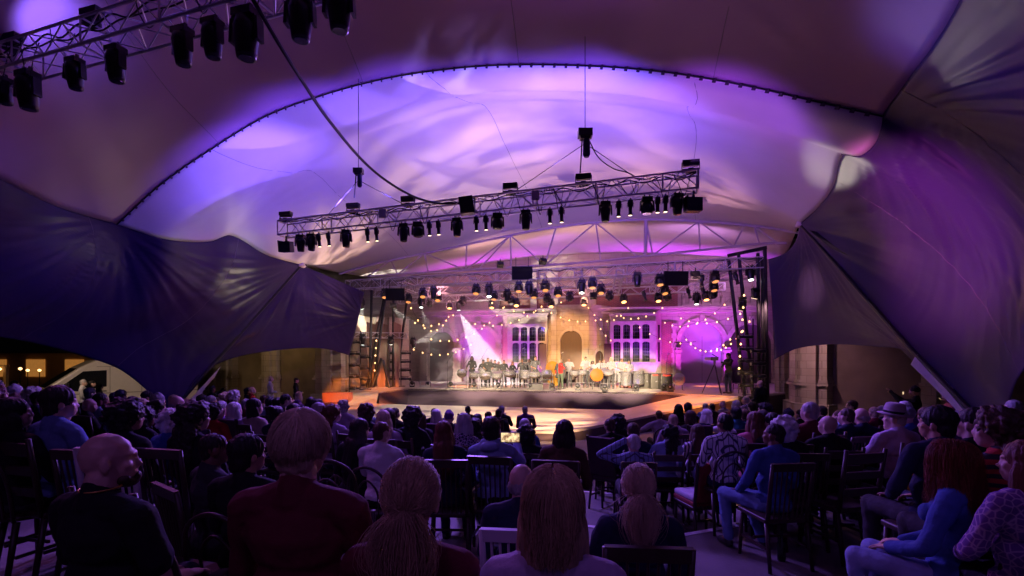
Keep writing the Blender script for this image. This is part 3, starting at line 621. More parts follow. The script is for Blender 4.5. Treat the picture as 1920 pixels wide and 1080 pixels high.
def fixture(kind, loc, yaw, tilt, roll, lens, label, group, sc=1, up=0):
    b, y, h, l, pz = FX[kind]; t = thing('stage_light', label, 'stage light', loc, yaw, group); t.scale = (sc, sc, sc)
    link('base', b, BLK2, t)
    yo = link('yoke', y, BLK2, t); yo.rotation_euler = (0, 0, roll)
    ho = link('head', h, BLK2, t); ho.location = (0, 0, pz); ho.rotation_euler = (tilt, 0, roll)
    lo = link('lens', l, lens, ho); return t
# ------------------------------------------------------------------ rigs
def onpx(p0, p1, px):
    k = (px - 960) / F; dx, dy = p1.x - p0.x, p1.y - p0.y; t = (k * p0.y - p0.x) / (dx - k * dy); return p0 + (p1 - p0) * t
m0, m1 = P(530, 443, 12), P(1308, 357, 9.3)
mid_t = truss('long box truss hung over the audience in the middle of the canopy', m0, m1, .34, .34, .32, .02)
def loom(t, p0, p1, h, n, seed, drop=.12):
    rnd = random.Random(seed); d = p1 - p0
    for k in range(2):
        pts = []
        for i in range(n + 1):
            s = i / n; pts.append(d * s + Vector((0, -.08 + .12 * k, h + .02 - (drop * rnd.random() if i % 2 else 0))))
        MB().tube(ramp(pts, n * 4), .012, 5).build('cable_loom', BLACK, t, True)
    q = MB()
    for i in range(n // 2):
        s = rnd.random() * .96 + .02; a = d * s + Vector((0, -.2, h * .9)); w = .1 + .12 * rnd.random()
        MB_pts = ramp([a, a + Vector((w * .4, -.04, -h * .5)), a + Vector((w, -.02, -h * (.8 + .8 * rnd.random()))), a + Vector((w * 1.5, .02, -h * .5)), a + Vector((w * 1.7, .05, -h * .1))], 14)
        MB().tube(MB_pts, .007, 4).build('cable_loop', BLACK, t)
loom(mid_t, m0, m1, .34, 30, 3)
def mfix(px, kind, tilt, roll, lens, sc, what, dz=0):
    p = onpx(m0, m1, px); p.z -= .02; fixture(kind, p, R(random.uniform(-8, 8)), R(tilt), R(roll), lens, what, 'lights hung from the middle truss', sc)
def place_words(i, n):
    return ['far left end', 'left end', 'left part', 'left of centre', 'centre', 'right of centre', 'right part', 'right end', 'far right end'][min(8, int(9 * i / n))]
ORD = ['first', 'second', 'third', 'fourth', 'fifth', 'sixth', 'seventh', 'eighth', 'ninth', 'tenth', 'eleventh', 'twelfth', 'thirteenth', 'fourteenth', 'fifteenth', 'sixteenth']
MIDF = [(537, 'flood', 8, 15), (564, 'spot', 12, -18), (584, 'spot', 0, 10), (598, 'profile', 8, 32), (616, 'profile', 8, 30), (649, 'spot', 0, 0), (689, 'profile', 5, 26), (706, 'profile', 5, 30), (757, 'spot', 0, 0), (784, 'wash', 0, 0), (805, 'profile', 5, 24), (822, 'profile', 5, 28),
        (857, 'spot', 0, 0), (893, 'profile', 5, 20), (911, 'profile', 5, 22), (933, 'wash', 0, 0), (986, 'spot', 0, 5), (1031, 'profile', 5, 14), (1053, 'profile', 5, 18), (1135, 'spot', 0, 0), (1160, 'profile', 5, 8), (1182, 'profile', 5, 8), (1213, 'wash', 0, 0),
        (1233, 'profile', 4, 5), (1248, 'profile', 4, 5), (1270, 'spot', 0, 3), (1300, 'flood', 0, 0)]
kc = {}
KN = {'flood': 'square black flood lamp', 'spot': 'long black spotlight', 'profile': 'slim profile lamp', 'wash': 'stubby black wash light', 'uplight': 'flat black lamp pointing up on top'}
for (px, kind, ti, ro) in MIDF:
    i = kc.get(kind, 0); kc[kind] = i + 1
    mfix(px, kind, ti, -ro if kind == 'profile' else -ro, TINY if kind == 'profile' else DARKL, {'spot': .64, 'wash': .68, 'profile': .64, 'flood': .85}[kind], '%s under the middle truss, %s such from the left' % (KN[kind], ORD[i]))
for i, px in enumerate((536, 662, 765, 957, 1094, 1295)):
    p = onpx(m0, m1, px); p.z += .36
    fixture('uplight', p, R(-12), R(180), 0, DARKL, 'flat black lamp standing on the middle truss, %s from its left end' % ORD[i], 'lamps on top of the middle truss', .62)
for i, px in enumerate((722, 1003)):
    p = onpx(m0, m1, px); q = MB(); q.box(p + Vector((0, -.2, .2)), (.16, .05, .2)); q.box(p + Vector((.02, -.22, .2)), (.1, .04, .14)); tag(q.build('truss_clamp_box', ALU), 'small pale junction box clamped on the middle truss, %s one' % ('left' if i == 0 else 'right'), 'junction box')
p = onpx(m0, m1, 877); q = MB().box(p + Vector((0, -.22, .15)), (.3, .2, .36), rotm(ry=R(-8))); q.box(p + Vector((0, -.33, .15)), (.24, .01, .3), rotm(ry=R(-8))); tag(q.build('speaker', BLK2), 'black box speaker strapped to the front of the middle truss', 'speaker')
# hoists and slings
for k, (px, py, D, sl_) in enumerate(((672, 318, 11.6, ((612, 0), (765, 0))), (1097, 246, 9.9, ((957, 0), (1195, 0))))):
    t = thing('chain_hoist', 'black chain hoist hanging above the %s part of the middle truss' % ('left' if k == 0 else 'right'), 'hoist', P(px, py, D), 0, 'chain hoists')
    s = .75 if k == 0 else .95
    MB().box((0, 0, -.05 * s), (.3 * s, .2 * s, .16 * s)).box((0, 0, -.15 * s), (.22 * s, .16 * s, .06 * s)).build('motor', BLK2, t)
    MB().lathe([(.06 * s, -.16 * s), (.075 * s, -.2 * s), (.08 * s, -.5 * s), (.05 * s, -.56 * s)], (.03, 0, 0), n=12).build('chain_bag', M('blue_black_bag', (.03, .035, .09), .7), t)
    o = P(px, py, D); q = MB(); q.tube([(0, 0, 0), (0, 0, 3.2)], .008, 4); q.tube([(-.06, 0, -.15), (-.1, 0, -.9 * s)], .014, 4)
    for (sx, _) in sl_:
        e = onpx(m0, m1, sx) + Vector((0, 0, .36)) - o; q.tube([(0, 0, -.25), e], .008, 4)
    q.build('sling', BLACK, t)
pts = ramp([P(470, -8, 5.2), P(540, 110, 5.9), P(620, 230, 7.2), P(700, 320, 8.8), P(770, 366, 10), P(820, 381, 10.6), P(862, 381, 10.75)], 50)
tag(MB().tube(pts, .024, 7).build('power_cable', BLACK, None, True), 'thick black cable sagging between the two trusses over the audience', 'cable')
pts = ramp([P(1104, 262, 9.9), P(1122, 295, 9.85), P(1150, 316, 9.8), P(1180, 325, 9.75), P(1200, 338, 9.7)], 30)
tag(MB().tube(pts, .012, 5).build('control_cable', BLACK, None, True), 'thin looped cable from the right hoist down to the middle truss', 'cable')

n0, n1 = P(-60, 166, 7.4), P(690, -45, 5.2)
loom(truss('box truss with hanging lights at the top left, nearest to the camera', n0, n1, .36, .36, .34, .02), n0, n1, .36, 22, 5)
for i, (px, kind, ti, ro, sc) in enumerate(((8, 'spot', 10, -25, .6), (52, 'spot', 5, 5, .85), (140, 'spot', 8, 10, .66), (217, 'spot', 5, -8, .72), (342, 'spot', 5, -12, .72), (398, 'spot', 5, -10, .72), (462, 'spot', 0, 5, .9), (563, 'spot', 4, 14, .8), (636, 'spot', 4, 15, .8))):
    p = onpx(n0, n1, px); fixture(kind, p, R(-15), R(ti), R(ro), DARKL, 'black moving head light under the top left truss, %s from the left' % ORD[i], 'lights hung from the top left truss', sc)
for i, px in enumerate((22, 172)):
    p = onpx(n0, n1, px); p.z += .38; fixture('uplight', p, R(-15), R(180), 0, DARKL, 'flat black lamp on top of the top left truss, %s one' % ('left' if i == 0 else 'right'), 'lamps on the top left truss', .6)

# stage grid
g0, g1 = P(652, 543, 25.5), P(1432, 503, 20.5)
loom(truss('front box truss of the stage grid, running the full width of the stage', g0, g1, .45, .45, .5, .026), g0, g1, .45, 34, 9, .2)
gb = Vector((1.2, 6.5, .0))
truss('rear box truss of the stage grid, close to the mansion', g0 + gb, g1 + gb, .4, .4, .5, .026)
truss('second box truss of the stage grid, just behind the front one', g0 + Vector((.6, 2.6, -.05)), g1 + Vector((.6, 2.6, .0)), .4, .4, .5, .024)
for i, px in enumerate((750, 885, 1015, 1085, 1165, 1255, 1365)):
    a = onpx(g0, g1, px) + Vector((0, .26, -.02)); b = a + Vector((gb.x * .9, gb.y - .5, 0)); truss('cross truss joining the stage grid front to back, %s from the left' % ORD[i], a, b, .34, .34, .6, .022, 'cross trusses')
ZT = 6.28
GF = [(722, 541, 'wash', ORL), (766, 551, 'wash', ORL), (793, 540, 'wash', ORL), (790, 556, 'spot', WHL), (806, 559, 'wash', DARKL), (813, 537, 'spot', DARKL), (821, 548, 'wash', ORL), (843, 564, 'wash', ORH), (860, 562, 'spot', WHL), (868, 556, 'wash', DARKL),
      (893, 533, 'wash', ORL), (917, 532, 'spot', WHL), (926, 545, 'wash', ORL), (951, 542, 'spot', DARKL), (959, 555, 'wash', DARKL), (922, 563, 'wash', ORH), (968, 559, 'wash', ORH), (973, 528, 'wash', ORL), (992, 528, 'spot', DARKL), (1001, 541, 'wash', ORL),
      (1022, 526, 'wash', ORL), (1026, 550, 'wash', DARKL), (1033, 560, 'wash', ORH), (1046, 538, 'wash', ORL), (1068, 547, 'wash', DARKL), (1091, 524, 'spot', WHL), (1111, 520, 'wash', ORL), (1127, 532, 'wash', ORL), (1095, 557, 'wash', ORH), (1113, 544, 'flood', DARKL),
      (1143, 545, 'wash', DARKL), (1169, 551, 'wash', ORH), (1195, 510, 'spot', DARKL), (1208, 544, 'profile', DARKL), (1237, 514, 'wash', ORL), (1246, 533, 'wash', ORL), (1251, 546, 'wash', DARKL), (1234, 549, 'wash', ORH), (1291, 538, 'profile', DARKL), (1306, 549, 'spot', WHL),
      (1316, 513, 'profile', DARKL), (1319, 536, 'profile', DARKL), (1304, 503, 'flood', DARKL), (1324, 546, 'wash', ORH), (1340, 508, 'wash', ORL), (1338, 526, 'wash', ORL), (1337, 541, 'wash', DARKL), (1380, 508, 'profile', DARKL), (1407, 498, 'spot', WHL)]
ln = {'amber_led_lens': 'glowing amber', 'orange_hot_lens': 'blazing orange', 'white_hot_lens': 'bright white', 'dark_lens': 'unlit'}
cnt = {}
for (px, py, kind, lens) in sorted(GF):
    D = (ZT - CH) * F / (HZ - py); D = max(20.8, min(31, D)); loc = P(px, py, D)
    if kind == 'profile': ti, ro = 20, random.choice((-28, 30))
    elif kind == 'spot': ti, ro = random.uniform(-15, 10), random.uniform(-12, 12)
    else: ti, ro = random.uniform(16, 30), random.uniform(-8, 8)
    key = (ln[lens.name], kind); cnt[key] = cnt.get(key, 0) + 1
    fixture(kind, loc, R(random.uniform(-6, 6)), R(-ti) if kind != 'spot' else R(ti), R(ro), lens, '%s %s in the stage grid, %s of these from the left' % (ln[lens.name], {'wash': 'wash light', 'spot': 'spotlight', 'flood': 'flood lamp', 'profile': 'profile lamp'}[kind], ORD[cnt[key] - 1]), 'lights in the stage grid', 1.15 if kind == 'profile' else 1.0)
    if loc.z > 6.0:
        pass
for i, (px, py, D) in enumerate(((938, 492, 24), (1018, 486, 23.6))):
    t = fixture('flood', P(px, py - 6, D), 0, R(60), R(10 + 15 * i), DARKL, 'black lamp standing on the front grid truss, %s one' % ('left' if i == 0 else 'right'), 'lamps on the grid truss', .9)
for i, (px, py, w_, h_, D) in enumerate(((741, 552, 36, 23, 24.4), (979, 512, 39, 25, 22.8), (1267, 522, 46, 27, 21))):
    s = D / F; t = thing('monitor_screen', 'black flat screen hung from the front truss, %s of the three' % ('leftmost', 'middle one', 'rightmost')[i], 'screen', P(px, py, D), 0, 'hung screens')
    MB().box((0, 0, 0), (w_ * s, .08, h_ * s), rotm(rx=R(8))).build('panel', BLACK, t); MB().box((0, -.045, 0), (w_ * s * .95, .01, h_ * s * .93), rotm(rx=R(8))).build('glass', M('dark_screen', (.008, .008, .01), .6, spec=.1), t)
    MB().box((-w_ * s * .3, .05, h_ * s * .7), (.03, .03, h_ * s)).box((w_ * s * .3, .05, h_ * s * .7), (.03, .03, h_ * s)).build('bracket', BLACK, t)

# side towers
def tower(label, poles, r=.06):
    t = thing('support_tower', label, 'tower')
    for a, b in poles: MB().tube([a, b], r, 8).build('pole', BLACK, t)
    return t
def gpt(px, D, z=DZ): v = P(px, 0, D); v.z = z; return v
tower('black steel poles at the right of the stage holding up the grid', [(gpt(1366, 21, 7), gpt(1396, 21, DZ)), (gpt(1385, 20.6, 7.1), gpt(1412, 20.8, DZ)), (gpt(1421, 20.4, 7.1), gpt(1424, 20.4, 0)), (gpt(1434, 20.3, 7.3), gpt(1440, 20.3, 0)), (gpt(1429, 20.6, 7), gpt(1431, 20.6, 0)), (gpt(1364, 20.9, 7.1), gpt(1438, 20.2, 7.3))], .075)
tower('leaning black steel poles at the left of the stage', [(gpt(722, 27.5, 6.4), gpt(688, 27.5, DZ)), (gpt(724, 27.3, 6.4), gpt(700, 27.3, DZ)), (gpt(697, 27, 6.5), gpt(693, 27, DZ)), (gpt(738, 28, 6.5), gpt(737, 28, DZ)), (gpt(764, 28, 6.3), gpt(742, 28, DZ)), (gpt(718, 27.2, 2.6), gpt(730, 27, DZ)), (gpt(715, 27.2, 2.7), gpt(697, 27, DZ))], .075)
tt = thing('stage_drape', 'brown cloth wrapped round the left stage tower', 'drape'); q = MB()
for a, b in ((690, 703), (708, 722), (741, 747)):
    q.prism([gpt(a, 27.7, DZ), gpt(b, 27.8, DZ), gpt(b + 6, 27.8, 4.6), gpt(a - 3, 27.7, 4.8)], (0, .06, 0))
q.build('cloth', M('brown_cloth', (.3, .19, .13), .9, var=.3, vscale=2, stretch=(4, 4, .5)), tt)
truss('thin dark truss bridging the left tower poles', gpt(632, 26.8, 3.85), gpt(762, 27.9, 3.85), .3, .3, .4, .02)
def boom(px, D, z0, rows, side, label, gap=.55):
    base = gpt(px, D, z0); t = thing('light_boom', label, 'light stand', base, 0, 'light booms')
    MB().tube([(0, 0, 0), (0, 0, rows * gap + .7)], .03, 8).lathe([(.25, 0), (.25, .04), (.05, .06)], n=12).build('pole', BLACK, t)
    for k in range(rows):
        z = .45 + k * gap; MB().box((side * .22, 0, z + .12), (.45, .03, .03)).box((side * .4, 0, z + .05), (.02, .03, .16)).build('arm', BLACK, t)
        MB().lathe([(.05, -.32), (.075, -.3), (.075, 0), (.055, .02), (.055, .22), (.08, .23), (.08, .3), (.06, .3)], (side * .3, 0, z), rotm(ry=R(90 * side)), 12).build('lamp', BLK2, t, True)
boom(655, 26, 0, 6, 1, 'black light boom with stacked lamps far left of the stage', .62); boom(676, 26.6, .5, 5, 1, 'second black light boom with stacked lamps left of the stage', .6); boom(752, 28.3, DZ, 4, 1, 'light boom with four lamps right of the left tower', .5)
boom(1412, 19.9, .1, 7, -1, 'black light boom with stacked lamps in the right tower', .5); boom(1436, 19.4, 0, 6, -1, 'outermost black light boom beside the right tent panel', .5); boom(731, 28.2, DZ, 4, 1, 'light boom half hidden among the left tower poles', .5)
SL = [(678, 559, 25.6, 'spot'), (680, 626, 26.5, 'spot'), (733, 631, 27.4, 'wash'), (775, 633, 28.3, 'spot'), (738, 563, 25.5, 'flood'), (1392, 557, 20.4, 'spot'), (1416, 540, 20.3, 'wash')]
for i, (px, py, D, kind) in enumerate(SL):
    fixture(kind, P(px, py, D), 0, R(20), R((-10, 15, 5, -20, 12, 25, 30)[i]), WHL if i < 5 else TINY, ['white blazing spotlight at the left end of the grid', 'white spotlight low on the left tower truss', 'white lamp in the middle of the left tower', 'white spotlight right of the left tower aiming across the stage', 'white flood lamp under the left screen', 'lamp with pale lens on the right tower', 'round lamp high on the right tower'][i], 'lights on the side towers', .9)

# ------------------------------------------------------------------ festoon strings
def festoon(label, a, b, sag, n, skip=()):
    a, b = Vector(a), Vector(b); t = thing('string_lights', label, 'string lights', a, 0, 'festoon bulbs'); pts = []
    for i in range(25):
        s = i / 24; p = (b - a) * s; p.z -= sag * 4 * s * (1 - s); pts.append(p)
    MB().tube(pts, .008, 4).build('cable', BLACK, t)
    for i in range(n):
        s = (i + .5) / n; p = (b - a) * s; p.z -= sag * 4 * s * (1 - s) + .05
        me = FESTB; o = link('bulb', me, BULB, t); o.location = p
FESTB = MB().lathe([(.012, .05), (.016, .04), (.034, .012), (.04, -.01), (.03, -.035), (.008, -.045)], n=10).mesh('bulb', True)
for i, (a, b, sg, n) in enumerate((((764, 561, 25), (846, 582, 29), 1.4, 7), ((770, 600, 25.5), (868, 569, 30), .7, 7), ((767, 650, 27), (890, 640, 30.5), .6, 8), ((800, 632, 27), (952, 566, 31), 1.0, 10), ((865, 598, 29), (1012, 576, 31), .7, 9), ((912, 560, 27), (1060, 560, 31.5), .8, 8),
        ((1006, 566, 27), (1105, 600, 31.5), .4, 6), ((1098, 567, 31), (1185, 566, 27), 1.1, 7), ((1112, 590, 31), (1150, 640, 30.6), .25, 4), ((1150, 588, 30.5), (1250, 570, 27), .5, 7), ((1190, 605, 30.5), (1305, 640, 29.8), .5, 6), ((1240, 600, 30), (1368, 560, 25), .8, 8),
        ((1283, 630, 29.5), (1390, 610, 21.5), 1.0, 10), ((1340, 656, 28), (1412, 590, 20.6), .4, 7), ((1270, 592, 29.8), (1400, 580, 22), .5, 7))):
    festoon('string of warm bulbs across the stage front, %s counted from the left' % ORD[i], P(*a), P(*b), sg, n)
festoon('vertical string of warm bulbs down the left tower', P(706, 630, 27), P(702, 700, 27), 0, 5)
festoon('vertical string of warm bulbs down the right tower', P(1396, 540, 20.2), P(1385, 700, 20.2), 0, 7)

# ------------------------------------------------------------------ van and far left things
van = thing('delivery_van', 'white high roof delivery van parked beyond the left tent side', 'van', (-20.1, 20, 0), R(50))
VW = M('van_paint', (.62, .6, .55), .3, coat=.5, var=.05)
pr = [(0, .35), (-.02, .9), (.12, 1.15), (.5, 1.34), (1.68, 2.28), (2.2, 2.58), (3.0, 2.66), (6.1, 2.66), (6.25, 2.5), (6.28, .4)]
q = MB(); q.prism([(x, 0, z) for x, z in pr], (0, 2.0, 0)); vb = q.build('body', VW, van); bv = vb.modifiers.new('b', 'BEVEL'); bv.width = .09; bv.segments = 3
q = MB(); q.prism([(.95, -.012, 1.36), (1.8, -.012, 2.1), (2.6, -.012, 2.14), (2.6, -.012, 1.4), (1.6, -.012, 1.22)], (0, .02, 0)); q.build('window', M('van_glass', (.01, .012, .015), .08), van)
q = MB(); q.add([(.58, .12, 1.42), (.58, 1.88, 1.42), (1.6, 1.88, 2.235), (1.6, .12, 2.235)], [(0, 1, 2, 3)]); q.build('windscreen', MATS['van_glass'], van)
q = MB()
for x in (2.72, 3.9, 5.1): q.box((x, -.004, 1.35), (.018, .02, 1.9))
q.box((3.4, -.006, 1.1), (5.6, .02, .03)); q.box((4.2, -.006, 2.3), (3.9, .02, .02)); q.build('panel_seam', M('seam_grey', (.18, .17, .16), .6), van)
for x in (1.1, 5.2):
    wl = MB().lathe([(.2, -.12), (.35, -.11), (.36, 0), (.35, .11), (.2, .12)], (x, .1, .36), rotm(rx=R(90)), 24).build('wheel', M('tyre', (.02, .02, .02), .8), van, True)
    MB().lathe([(.02, .12), (.18, .125), (.2, .11)], (x, .02, .36), rotm(rx=R(90)), 18).build('rim', STEEL, wl, True)
MB().box((.02, .3, .82), (.12, .3, .22)).build('headlight', M('headlamp', (.8, .8, .8), .15, emit=(1, .9, .7), es=.6), van); MB().box((.02, 1.7, .82), (.12, .3, .22)).build('headlight', MATS['headlamp'], van)
MB().box((1.25, -.16, 1.45), (.1, .25, .3)).build('wing_mirror', BLACK, van); MB().box((2.5, -.03, 1.2), (.18, .04, .04)).build('handle', BLACK, van)
t = thing('lamp_post', 'short post with a warm lamp at the far left edge', 'lamp post', (P(11, 0, 21).x, 21, 0)); MB().box((0, 0, 1.15), (.12, .12, 2.35)).build('post', M('pale_post', (.5, .35, .2), .7), t); MB().box((-.15, 0, 2.36), (.5, .1, .06)).build('arm', MATS['pale_post'], t)
MB().lathe([(.01, .05), (.06, .02), (.07, -.03), (.02, -.07)], (-.14, -.12, 2.22), n=12).build('lamp', BULB, t)
for i, px in enumerate((38, 52, 74)):
    t = thing('garden_lamp', 'small warm lamp glowing beyond the van, %s one' % ('left', 'middle', 'right')[i], 'lamp', P(px, 694 - 3 * (i == 0), 38 + i), 0, 'lamps beyond the van'); MB().lathe([(.01, .1), (.11, .04), (.12, -.05), (.03, -.12)], n=12).build('globe', BULB, t)
    MB().tube([(0, 0, -.1), (0, 0, -1.75)], .03, 6).build('post', BLACK, t)
# ================================================================== PEOPLE
_ico = {}
def ico(n=2):
    if n not in _ico:
        bm = bmesh.new(); bmesh.ops.create_icosphere(bm, subdivisions=n, radius=1); bm.verts.ensure_lookup_table()
        _ico[n] = (np.array([v.co[:] for v in bm.verts]), [tuple(v.index for v in f.verts) for f in bm.faces]); bm.free()
    return _ico[n]
def E(c, r, rot=None): return ('e', Vector(c), r, rot)
def C(a, b, ra, rb): return ('c', Vector(a), Vector(b), ra, rb)
def blob(name, prims, vox, sm=3, disp=None):
    m = MB(); V, Fc = ico(2)
    for p in prims:
        if p[0] == 'e':
            vs = V * np.array(p[2])
            if p[3] is not None: vs = vs @ np.array(p[3]).T
            m.add([tuple(v) for v in vs + np.array(p[1])], Fc)
        else:
            _, a, b, ra, rb = p; d = (b - a); L_ = max(1e-4, d.length); z = d / L_; x = z.cross(Vector((0, 0, 1)) if abs(z.z) < .9 else Vector((1, 0, 0))).normalized(); y = z.cross(x)
            ring = []; n = 10
            for (h, rr) in ((-ra * .95, ra * .3), (-ra * .6, ra * .8), (0, ra), (L_, rb), (L_ + rb * .6, rb * .8), (L_ + rb * .95, rb * .3)): ring.append((h, rr))
            vs = [a + z * h + (x * math.cos(2 * math.pi * k / n) + y * math.sin(2 * math.pi * k / n)) * rr for h, rr in ring for k in range(n)]
            fs = [(i * n + k, i * n + (k + 1) % n, (i + 1) * n + (k + 1) % n, (i + 1) * n + k) for i in range(len(ring) - 1) for k in range(n)]
            m.add(vs, fs + [tuple(range(n))[::-1], tuple(range((len(ring) - 1) * n, len(ring) * n))])
    o = m.build('tmp', None)
    bm = bmesh.new(); bm.from_mesh(o.data); bmesh.ops.recalc_face_normals(bm, faces=bm.faces); bm.to_mesh(o.data); bm.free()
    a = o.modifiers.new('r', 'REMESH'); a.mode = 'VOXEL'; a.voxel_size = vox; a.use_smooth_shade = True
    if sm: b = o.modifiers.new('s', 'SMOOTH'); b.factor = .5; b.iterations = sm
    bpy.context.view_layer.update(); dg = bpy.context.evaluated_depsgraph_get(); ev = o.evaluated_get(dg)
    me = bpy.data.meshes.new_from_object(ev); me.name = name; bpy.data.objects.remove(o)
    if disp:
        nn = [v.normal.copy() for v in me.vertices]
        for v, n_ in zip(me.vertices, nn): v.co += n_ * disp(v.co)
    me.polygons.foreach_set('use_smooth', [True] * len(me.polygons)); return me
HC = (0, .02, 1.205)
def headp(hc, yaw, pitch=0, k=1.0):
    r = rotm(rx=pitch, rz=yaw); hc = Vector(hc)
    def e(c, rr): return E(hc + r @ Vector(c), tuple(q * k for q in rr), r)
    P_ = [e((0, -.012, .022), (.075, .094, .095)), e((0, .03, -.035), (.058, .064, .075)), e((0, .05, -.075), (.036, .036, .03)), e((0, .092, -.02), (.011, .02, .016)), e((0, .086, .0), (.008, .012, .026)),
          e((0, .078, .028), (.05, .014, .01)), e((0, .088, -.052), (.022, .008, .006)), e((0, .086, -.062), (.02, .008, .006)), e((.079, -.002, -.012), (.01, .02, .032)), e((-.079, -.002, -.012), (.01, .02, .032)), e((.04, .066, -.018), (.02, .016, .018)), e((-.04, .066, -.018), (.02, .016, .018))]
    return P_
def handp(w, d, up, k=1.0, curl=.5):
    w = Vector(w); d = Vector(d).normalized(); s = d.cross(Vector(up)).normalized(); n = s.cross(d).normalized(); out = []
    r = Matrix((s, d, n)).transposed(); out.append(E(w + d * .045, (.04 * k, .05 * k, .016 * k), r))
    for i, (o_, l_) in enumerate(((-.03, .062), (-.01, .075), (.011, .07), (.031, .055))):
        a = w + d * .085 + s * o_; b = a + (d * math.cos(curl * .6) - n * math.sin(curl * .6)) * l_ * .55; c = b + (d * math.cos(curl * 1.7) - n * math.sin(curl * 1.7)) * l_ * .5
        out += [C(a, b, .0095, .0085), C(b, c, .0085, .007)]
    a = w + d * .02 - s * .035; b = a - s * .025 + d * .035; out += [C(a, b, .011, .009), C(b, b + d * .03 - n * .01, .009, .007)]
    return out
# skeleton poses: seated, facing +Y, floor at z=0
def pose(kind='lap', fem=False, yaw=0, pitch=0):
    w = .165 if fem else .19; J = dict(yaw=yaw, pitch=pitch, fem=fem, kind=kind)
    st_ = kind in ('play', 'stand', 'speak', 'cam', 'phone_up')
    if not st_:
        J['hip'] = [(-.09, 0, .53), (.09, 0, .53)]; J['knee'] = [(-.12, .46, .53), (.12, .46, .53)]; J['ank'] = [(-.12, .43, .1), (.12, .43, .1)]; dz = 0; J['z0'] = 0
        if kind == 'jeans': J['knee'] = [(-.26, .44, .55), (.0, .47, .53)]; J['ank'] = [(-.24, .36, .1), (.1, .3, .1)]
    else:
        dz = .42; J['hip'] = [(-.085, 0, .93), (.085, 0, .93)]; J['knee'] = [(-.1, .03, .5), (.1, .03, .5)]; J['ank'] = [(-.12, 0, .09), (.12, 0, .09)]
    J['dz'] = dz; sz = 1.0 + dz
    L, Rr = (-w, -.01, sz), (w, -.01, sz); J['sh'] = [L, Rr]
    a = {'lap': [((-.25, .06, .73), (-.1, .28, .64)), ((.25, .06, .73), (.1, .28, .64))],
         'fold': [((-.25, .1, .78), (.06, .2, .82)), ((.25, .1, .76), (-.08, .22, .8))],
         'chin': [((-.22, .2, .78), (-.06, .17, 1.08)), ((.25, .08, .73), (.08, .26, .68))],
         'phone': [((-.25, .06, .73), (-.1, .28, .66)), ((.25, .2, .86), (.16, .4, 1.06))],
         'clap': [((-.24, .12, .8), (-.03, .3, 1.02)), ((.24, .12, .8), (.03, .3, 1.02))],
         'reach': [((-.44, .06, .84), (-.68, .12, .72)), ((.25, .06, .73), (.1, .28, .64))],
         'elbow': [((-.42, .02, 1.06), (-.1, .02, 1.24)), ((.25, .06, .73), (.1, .28, .64))],
         'jeans': [((-.27, .04, .74), (-.2, .26, .62)), ((.25, .06, .73), (.1, .28, .64))],
         'play': [((-.27, .06, 1.16), (-.2, .3, 1.1)), ((.27, .06, 1.16), (.2, .3, 1.1))],
         'stand': [((-.25, .02, 1.15), (-.12, .2, 1.1)), ((.25, .02, 1.15), (.12, .2, 1.12))],
         'speak': [((-.26, .06, 1.16), (-.05, .2, 1.38)), ((.28, .0, 1.14), (.3, .12, .92))],
         'cam': [((-.24, .22, 1.28), (-.1, .5, 1.36)), ((.25, .1, 1.16), (.05, .25, 1.15))],
         'phone_up': [((-.2, .25, 1.4), (-.1, .45, 1.62)), ((.2, .22, 1.36), (.05, .42, 1.55))]}[kind]
    J['arm'] = a; J['hc'] = Vector((0, .02, 1.205 + dz)); return J
def torso(J, g=0.0, neck=True):
    dz = J['dz']; f = J['fem']; o = [E((0, 0, .57 + dz * .92), (.165 + g + (.01 if f else 0), .125 + g, .12 + g)), E((0, .01, .75 + dz), (.135 + g + (0 if f else .015), .11 + g, .17 + g)), E((0, -.005, .92 + dz), (.155 + g if f else .175 + g, .112 + g, .15 + g)),
         C((-.1 * (1 if not f else .9), -.015, 1.02 + dz), (.1 * (1 if not f else .9), -.015, 1.02 + dz), .062 + g, .062 + g)]
    for s, sh in ((-1, J['sh'][0]), (1, J['sh'][1])): o.append(C((s * .05, -.02, 1.055 + dz), sh, .04 + g, .052 + g))
    if f and g > 0: o += [E((-.07, .1, .9 + dz), (.06, .05, .06)), E((.07, .1, .9 + dz), (.06, .05, .06))]
    return o
def arms(J, g=0.0, fr=1.0):
    o = []
    for s in (0, 1):
        sh, (el, wr) = Vector(J['sh'][s]), J['arm'][s]; el, wr = Vector(el), Vector(wr); o.append(C(sh, el, .047 + g, .037 + g))
        if fr > 0: o.append(C(el, el + (wr - el) * fr, .037 + g, .027 + g))
    return o
def legs(J, g=0.0):
    o = []
    for s in (0, 1):
        h, k, a = Vector(J['hip'][s]), Vector(J['knee'][s]), Vector(J['ank'][s]); o += [C(h, k, .085 + g, .058 + g), C(k, a, .055 + g, .038 + g * 1.3)]
    o.append(E((0, 0, .55 + J['dz'] * .92), (.165 + g, .125 + g, .1 + g))); return o
BC = {}
def bodymesh(J, sleeve, vox):
    key = (J['kind'], J['fem'], round(J['yaw'], 2), round(J['pitch'], 2), vox, 'b')
    if key not in BC:
        dz = J['dz']; p = torso(J, -.01) + arms(J) + legs(J, -.008) + headp(J['hc'], J['yaw'], J['pitch']) + [C((0, -.025, 1.03 + dz), (0, -.005, 1.14 + dz), .058 if J['fem'] else .066, .05 if J['fem'] else .06)]
        for s in (0, 1):
            el, wr = Vector(J['arm'][s][0]), Vector(J['arm'][s][1]); d = (wr - el).normalized(); p += handp(wr, d if J['kind'] not in ('lap', 'jeans') else Vector((d.x * .4, d.y, -.15)), (0, 0, 1) if abs(d.z) < .8 else (0, -1, 0), curl=.7)
        for a in J['ank']: p.append(C(Vector(a) + Vector((0, 0, -.02)), Vector(a) + Vector((0, .12, -.05)), .035, .028))
        BC[key] = blob('body', p, vox, 3)
    return BC[key]
